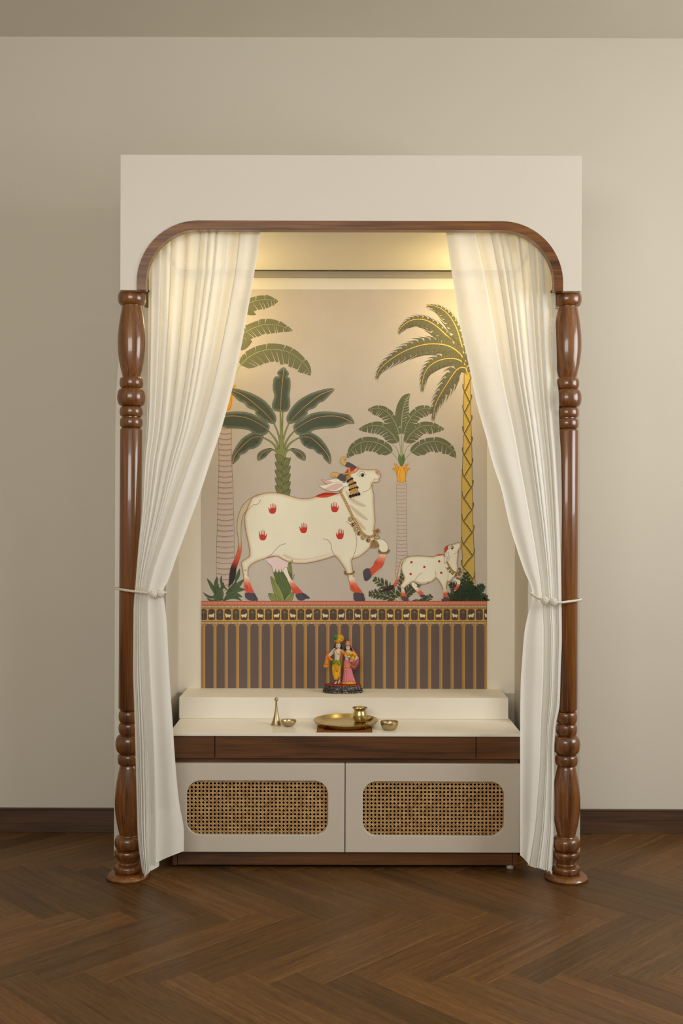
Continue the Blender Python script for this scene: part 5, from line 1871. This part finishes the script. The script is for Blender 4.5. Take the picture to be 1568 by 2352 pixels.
# ---------- the calf
A.frame(*C4)
A.level(22)
A.poly([(640, 690), (700, 730), (720, 775), (765, 820), (795, 850), (770, 876), (735, 860), (700, 815), (665, 775), (635, 735)], COW)
A.line([(700, 730), (720, 775), (770, 822)], 3, CR); A.line([(632, 735), (665, 775), (700, 815), (730, 850)], 3, CR)
A.grad_strip([(668, 776), (700, 815), (728, 845)], [(712, 765), (740, 797), (775, 828)], [COW, (214, 100, 70), RED], up=1)
A.poly([(728, 845), (778, 836), (796, 862), (770, 876), (742, 868)], HOOF, up=2)
A.poly([(690, 740), (712, 728), (745, 725), (730, 745), (705, 755)], (92, 96, 76), up=1)
A.poly([(1110, 650), (1150, 655), (1195, 672), (1198, 705), (1180, 750), (1150, 790), (1120, 800), (1128, 770), (1155, 725), (1150, 690), (1115, 670)], COW)
A.line([(1150, 655), (1195, 672), (1198, 705), (1180, 750), (1150, 790)], 3, CR); A.line([(1120, 665), (1152, 690), (1156, 725), (1128, 768)], 3, CR)
A.grad_strip([(1157, 715), (1146, 745), (1122, 775)], [(1194, 715), (1180, 750), (1146, 796)], [(220, 150, 112), (210, 84, 54), RED], up=1)
A.poly([(1122, 758), (1095, 758), (1086, 785), (1092, 816), (1112, 806), (1130, 795)], HOOF, up=2)
ct_ = [(600, 392), (550, 410), (520, 435), (495, 490), (482, 560), (462, 640), (430, 710), (405, 745), (330, 765), (262, 805), (350, 800), (410, 780), (450, 735), (480, 680), (500, 600), (512, 520), (530, 475), (560, 450), (575, 428)]
A.poly(ct_, (206, 186, 146))
A.grad_strip([(470, 610), (450, 670), (425, 718), (402, 746)], [(496, 615), (482, 674), (455, 728), (418, 775)], [(206, 186, 146), (206, 96, 62), RED, (120, 50, 34)], up=1)
A.poly([(418, 728), (360, 740), (310, 775), (262, 805), (350, 800), (405, 785), (425, 755)], (56, 42, 36), up=2)
A.line(ct_, 3, CR, closed=True, up=3)
A.level(25)
cb = [(555, 418), (600, 396), (700, 386), (800, 392), (870, 397), (920, 384), (950, 370), (1000, 373), (1014, 345), (1016, 300), (1045, 270), (1100, 256), (1150, 240), (1190, 227), (1210, 245), (1213, 275), (1200, 300), (1178, 320), (1172, 400), (1164, 470), (1172, 530), (1152, 600), (1112, 650),
      (1080, 685), (1048, 694), (1040, 760), (1042, 800), (1056, 850), (1074, 902), (1008, 906), (1004, 850), (996, 780), (960, 700), (915, 648), (880, 680), (800, 714), (720, 722), (650, 690), (600, 722), (560, 750), (545, 790), (570, 850), (598, 905), (528, 902), (515, 840), (510, 770), (500, 738), (530, 690), (546, 640),
      (522, 580), (510, 520), (525, 460)]
cp = A.poly(cb, COW)
A.edge(cp, 28, COW, (206, 180, 140), up=1)
A.edge(cp, 12, (208, 182, 142), (184, 144, 102), up=2)
A.line(cp, 4, CR, smooth=False, closed=True, up=3)
cin = [(680, 670), (740, 690), (800, 684), (870, 656), (905, 630)]
cou = [(655, 692), (722, 720), (800, 713), (878, 680), (914, 648)]
for i in range(4):
    A.face([A.P(cou[i], 2), A.P(cou[i + 1], 2), A.P(cin[i + 1], 2), A.P(cin[i], 2)], [A.col((166, 114, 66)), A.col((166, 114, 66)), A.col(COW), A.col(COW)])
A.line([(762, 588), (725, 600), (690, 640), (650, 690)], 3.4, CR, up=4)
A.line([(905, 566), (914, 600), (915, 650)], 3.4, CR, up=4)
A.line([(1020, 518), (1045, 545), (1056, 600), (1048, 694)], 3.4, (150, 106, 70), up=4)
A.line([(574, 428), (560, 450), (530, 475), (515, 510)], 3, CR, up=4)
A.grad_strip([(511, 780), (516, 830), (524, 862)], [(546, 780), (562, 830), (580, 866)], [COW, (212, 92, 62), RED], up=4)
A.poly([(522, 858), (580, 868), (600, 905), (560, 914), (528, 905), (512, 880)], HOOF, up=5)
A.grad_strip([(996, 780), (1002, 830), (1006, 872)], [(1040, 776), (1046, 826), (1062, 874)], [COW, (212, 92, 62), RED], up=4)
A.poly([(1006, 868), (1062, 876), (1076, 905), (1040, 913), (1006, 908)], HOOF, up=5)
for x, y in ((630, 462), (780, 518), (952, 452), (621, 599), (976, 585)):
    A.disc((x, y), 14, (190, 44, 34), up=4)
A.poly([(915, 384), (950, 368), (1002, 374), (960, 386)], (204, 70, 44), up=4)
A.poly([(1016, 345), (1018, 300), (1048, 272), (1056, 295), (1040, 330)], (200, 62, 40), up=4)
A.line([(1016, 345), (1018, 300), (1048, 272), (1056, 295), (1040, 330)], 3, CR, up=5, closed=True)
A.poly([(1088, 300), (1095, 284), (1112, 280), (1118, 296), (1108, 312), (1096, 312)], (64, 56, 70), up=4)
A.disc((1100, 292), 5, (236, 236, 236), up=5)
A.line([(1066, 312), (1082, 284), (1106, 270), (1122, 290)], 3.4, (70, 54, 48), up=5)
A.poly([(1180, 238), (1202, 232), (1212, 258), (1206, 285), (1186, 262)], (196, 160, 138), up=4)
A.line([(1175, 286), (1190, 280), (1206, 290)], 3, CR, up=5)
A.line([(1178, 322), (1160, 348), (1120, 370)], 3.4, CR, up=4)
ea = [(1038, 352), (1060, 350), (1062, 378), (1070, 405), (1060, 440), (1035, 460), (1016, 474), (1014, 430), (1030, 392)]
A.poly(ea, (230, 220, 198), up=4)
A.poly([(1050, 390), (1062, 405), (1052, 438), (1028, 455), (1035, 420)], (216, 172, 156), up=5)
A.line(ea, 3.4, CR, closed=True, up=6)
A.level(28)
rope([(1005, 362), (1016, 400)], 14, (180, 140, 70), (90, 64, 34), 4)
rope([(1040, 455), (1070, 510), (1105, 560), (1150, 585), (1190, 575), (1200, 545)], 20, (180, 140, 70), (90, 64, 34), 4)
for x, y in ((1058, 535), (1078, 570), (1106, 592), (1145, 612), (1185, 605), (1190, 540), (1205, 575)):
    A.disc((x, y), 15, (92, 66, 34), up=7)
    A.disc((x, y), 9, (168, 130, 66), up=8)
rope([(1155, 640), (1170, 655), (1200, 655), (1216, 635)], 20, (180, 140, 70), (90, 64, 34), 4)

# ---------- frieze and striped dado
A.frame(0, 0, 1)
A.level(30)
sheet(MX0, 1380.3, MX1, 1389.8, (196, 104, 76))
A.line([(MX0, 1380.6), (MX1, 1380.6)], .9, (120, 60, 42), smooth=False, up=2)
i = 0
x = MX0 + 2
while x < MX1 - 5:
    if i % 2:
        A.poly([(x + 3.1, 1382), (x + 6, 1385), (x + 3.1, 1388), (x + .2, 1385)], (222, 146, 116), smooth=False, up=1)
        A.poly([(x + 3.1, 1383.4), (x + 4.6, 1385), (x + 3.1, 1386.6), (x + 1.6, 1385)], (176, 74, 52), smooth=False, up=2)
    else:
        A.line([(x + .4, 1382), (x + 5.8, 1388)], .8, (222, 150, 120), smooth=False, up=1)
        A.line([(x + .4, 1388), (x + 5.8, 1382)], .8, (222, 150, 120), smooth=False, up=1)
    x += 6.2
    i += 1
sheet(MX0, 1389.8, MX1, 1397.2, (164, 130, 84))
for yy in (1390.2, 1396.6):
    A.line([(MX0, yy), (MX1, yy)], .8, (104, 74, 44), smooth=False, up=1)
x = MX0 + 1
while x < MX1 - 2:
    sheet(x, 1391.6, x + 1.7, 1395.4, (200, 174, 128), up=1)
    sheet(x + 2, 1393, x + 2.6, 1394.6, (104, 74, 44), up=1)
    x += 3.3
sheet(MX0, 1397.2, MX1, 1426.8, (178, 128, 58))
BR = (84, 66, 56)
pitch = 18.62
i = 0
xc = 476.6 - pitch
while xc < MX1:
    a, b = max(MX0, xc + 1.7), min(MX1, xc + pitch - 1.7)
    if b - a > 2:
        n = 8
        m = (xc + 1.7 + xc + pitch - 1.7) / 2
        hw = (pitch - 3.4) / 2
        arc = [(min(b, max(a, m + hw * math.cos(PI * k / n))), 1404.5 - 6 * math.sin(PI * k / n)) for k in range(n + 1)]
        arc2 = [(min(b, max(a, m - hw * math.cos(PI * k / n))), 1421.2 + 3.0 * math.sin(PI * k / n)) for k in range(n + 1)]
        A.poly(arc + arc2, BR, smooth=False, up=1)
        if i % 2 == 0:
            if a < m < b:
                A.line([(m, 1408), (m, 1423)], .8, (106, 104, 60), smooth=False, up=2)
                for q in range(-3, 4):
                    th = q * .42
                    e = (min(b, max(a, m + 6 * math.sin(th * 1.15))), 1407.5 - 4.6 * math.cos(th * 1.5))
                    A.line([(m, 1407.8), ((m + e[0]) / 2, min(1407.8, e[1] + .2) - .6), e], 1.3, (112, 112, 64), up=2, w1=.5)
        else:
            f = 1 if (i // 2) % 2 == 0 else -1
            c = [(-6.3, 1412.4), (-5, 1411.4), (2.2, 1411.4), (3.2, 1409.6), (5.4, 1408.6), (6.5, 1410.4), (5.8, 1413.2), (5.2, 1416), (4.4, 1417.5), (4.6, 1419), (3.4, 1419), (3, 1417.2), (-3, 1417.2), (-3.6, 1418.8), (-5, 1418.8), (-4.8, 1416.4), (-6.6, 1415)]
            q = [(min(MX1, m + f * x_), y_) for x_, y_ in c]
            if m + 6 < MX1:
                A.poly(q, (216, 196, 146), smooth=False, up=2)
            else:
                A.poly([(min(MX1 - .2, p[0]), p[1]) for p in q], (216, 196, 146), smooth=False, up=2)
    if MX0 < xc < MX1 - 1:
        sheet(max(MX0, xc - .5), 1398, xc + .5, 1425, (206, 160, 82), up=2)
    xc += pitch
    i += 1
sheet(MX0, 1424.4, MX1, 1427.4, (196, 144, 62), up=2)
sheet(MX0, 1427.4, MX1, 1434.4, (164, 130, 84))
for yy in (1427.6, 1434.0):
    A.line([(MX0, yy), (MX1, yy)], .9, (104, 74, 44), smooth=False, up=3)
x = MX0 + 1
while x < MX1 - 2:
    sheet(x, 1429, x + 1.7, 1432.6, (200, 174, 128), up=1)
    sheet(x + 2, 1430.2, x + 2.6, 1431.8, (104, 74, 44), up=1)
    x += 3.3
sheet(MX0, 1434.4, MX1, MY1, (98, 82, 72))
x = 464.0
while x < MX1:
    b = min(MX1, x + 7.1)
    sheet(x, 1434.4, b, MY1, (170, 126, 72), up=1)
    sheet(x + 1.0, 1437.8, min(MX1, x + 2.2), MY1, (152, 108, 58), up=2)
    if x + 5.6 < MX1:
        sheet(x + 5.0, 1437.8, x + 5.8, MY1, (188, 146, 88), up=2)
    sheet(max(MX0, x - 3), 1434.6, min(MX1, x + 10), 1436.4, (180, 140, 84), up=3)
    sheet(max(MX0, x - 1.4), 1436.4, min(MX1, x + 8.4), 1437.8, (160, 112, 54), up=3)
    x += 25.93
for v_ in A.bm.verts:
    v_.co.y = min(v_.co.y, -.0031)
mural = obj('mural_wallpaper', A.bm, M['paint'], recalc=False)
tag(mural, 'beige wallpaper mural of a decorated cow, calf and palm trees above a striped dado', 'mural')
# ------------------------------------------------------------------ light and camera
def area(name, loc, rot, sx, sy, power, col):
    l = bpy.data.lights.new(name, 'AREA')
    l.shape = 'RECTANGLE'
    l.size, l.size_y = sx, sy
    l.energy = power
    l.color = col
    o = bpy.data.objects.new(name, l)
    COL.objects.link(o)
    o.location = loc
    o.rotation_euler = rot
    return o
area('daylight_side_window', (RX1 + .06, (W0 + W1) / 2, (WZ0 + WZ1) / 2), (0, math.radians(90), 0), WZ1 - WZ0 - .1, W1 - W0 - .1, 70, (.98, .99, 1.0))
area('daylight_rear_window', ((V0 + V1) / 2, RY0 - .06, (VZ0 + VZ1) / 2), (math.radians(90), 0, 0), V1 - V0 - .1, VZ1 - VZ0 - .1, 52, (1.0, .985, .94))
for n, x, p in (('left', -.47, 2.0), ('right', .47, 2.2)):
    l = bpy.data.lights.new('niche_lamp_' + n, 'POINT')
    l.energy = p
    l.shadow_soft_size = .02
    l.color = (1.0, .78, .38)
    o = bpy.data.objects.new('niche_lamp_' + n, l)
    COL.objects.link(o)
    o.location = (x, -.20, 1.82)

w = bpy.data.worlds.new('world')
scene.world = w
w.use_nodes = True
w.node_tree.nodes['Background'].inputs[0].default_value = (.95, .9, .82, 1)
w.node_tree.nodes['Background'].inputs[1].default_value = .6

cam = bpy.data.cameras.new('camera')
cam.sensor_fit = 'VERTICAL'
cam.sensor_height = 36.0
cam.lens = F_PX / 2352 * 36.0
cam.clip_start = .05
co = bpy.data.objects.new('camera', cam)
COL.objects.link(co)
co.matrix_world = Matrix.Translation((0, CAM_Y, CAM_Z)) @ Matrix.Rotation(math.radians(90), 4, 'X') @ Matrix.Rotation(ROLL, 4, 'Z')
scene.camera = co
vs = scene.view_settings
scene.display_settings.display_device = 'sRGB'
vs.view_transform = 'Standard'
vs.look = 'None'
vs.exposure = 0.0
vs.gamma = 1.0
vs.use_curve_mapping = False
cy = scene.cycles
cy.max_bounces = 10
cy.diffuse_bounces = 5
cy.use_adaptive_sampling = True
cy.adaptive_threshold = 0.04
cy.transparent_max_bounces = 16
cy.transmission_bounces = 8
cy.sample_clamp_indirect = 4.0
cy.use_denoising = True
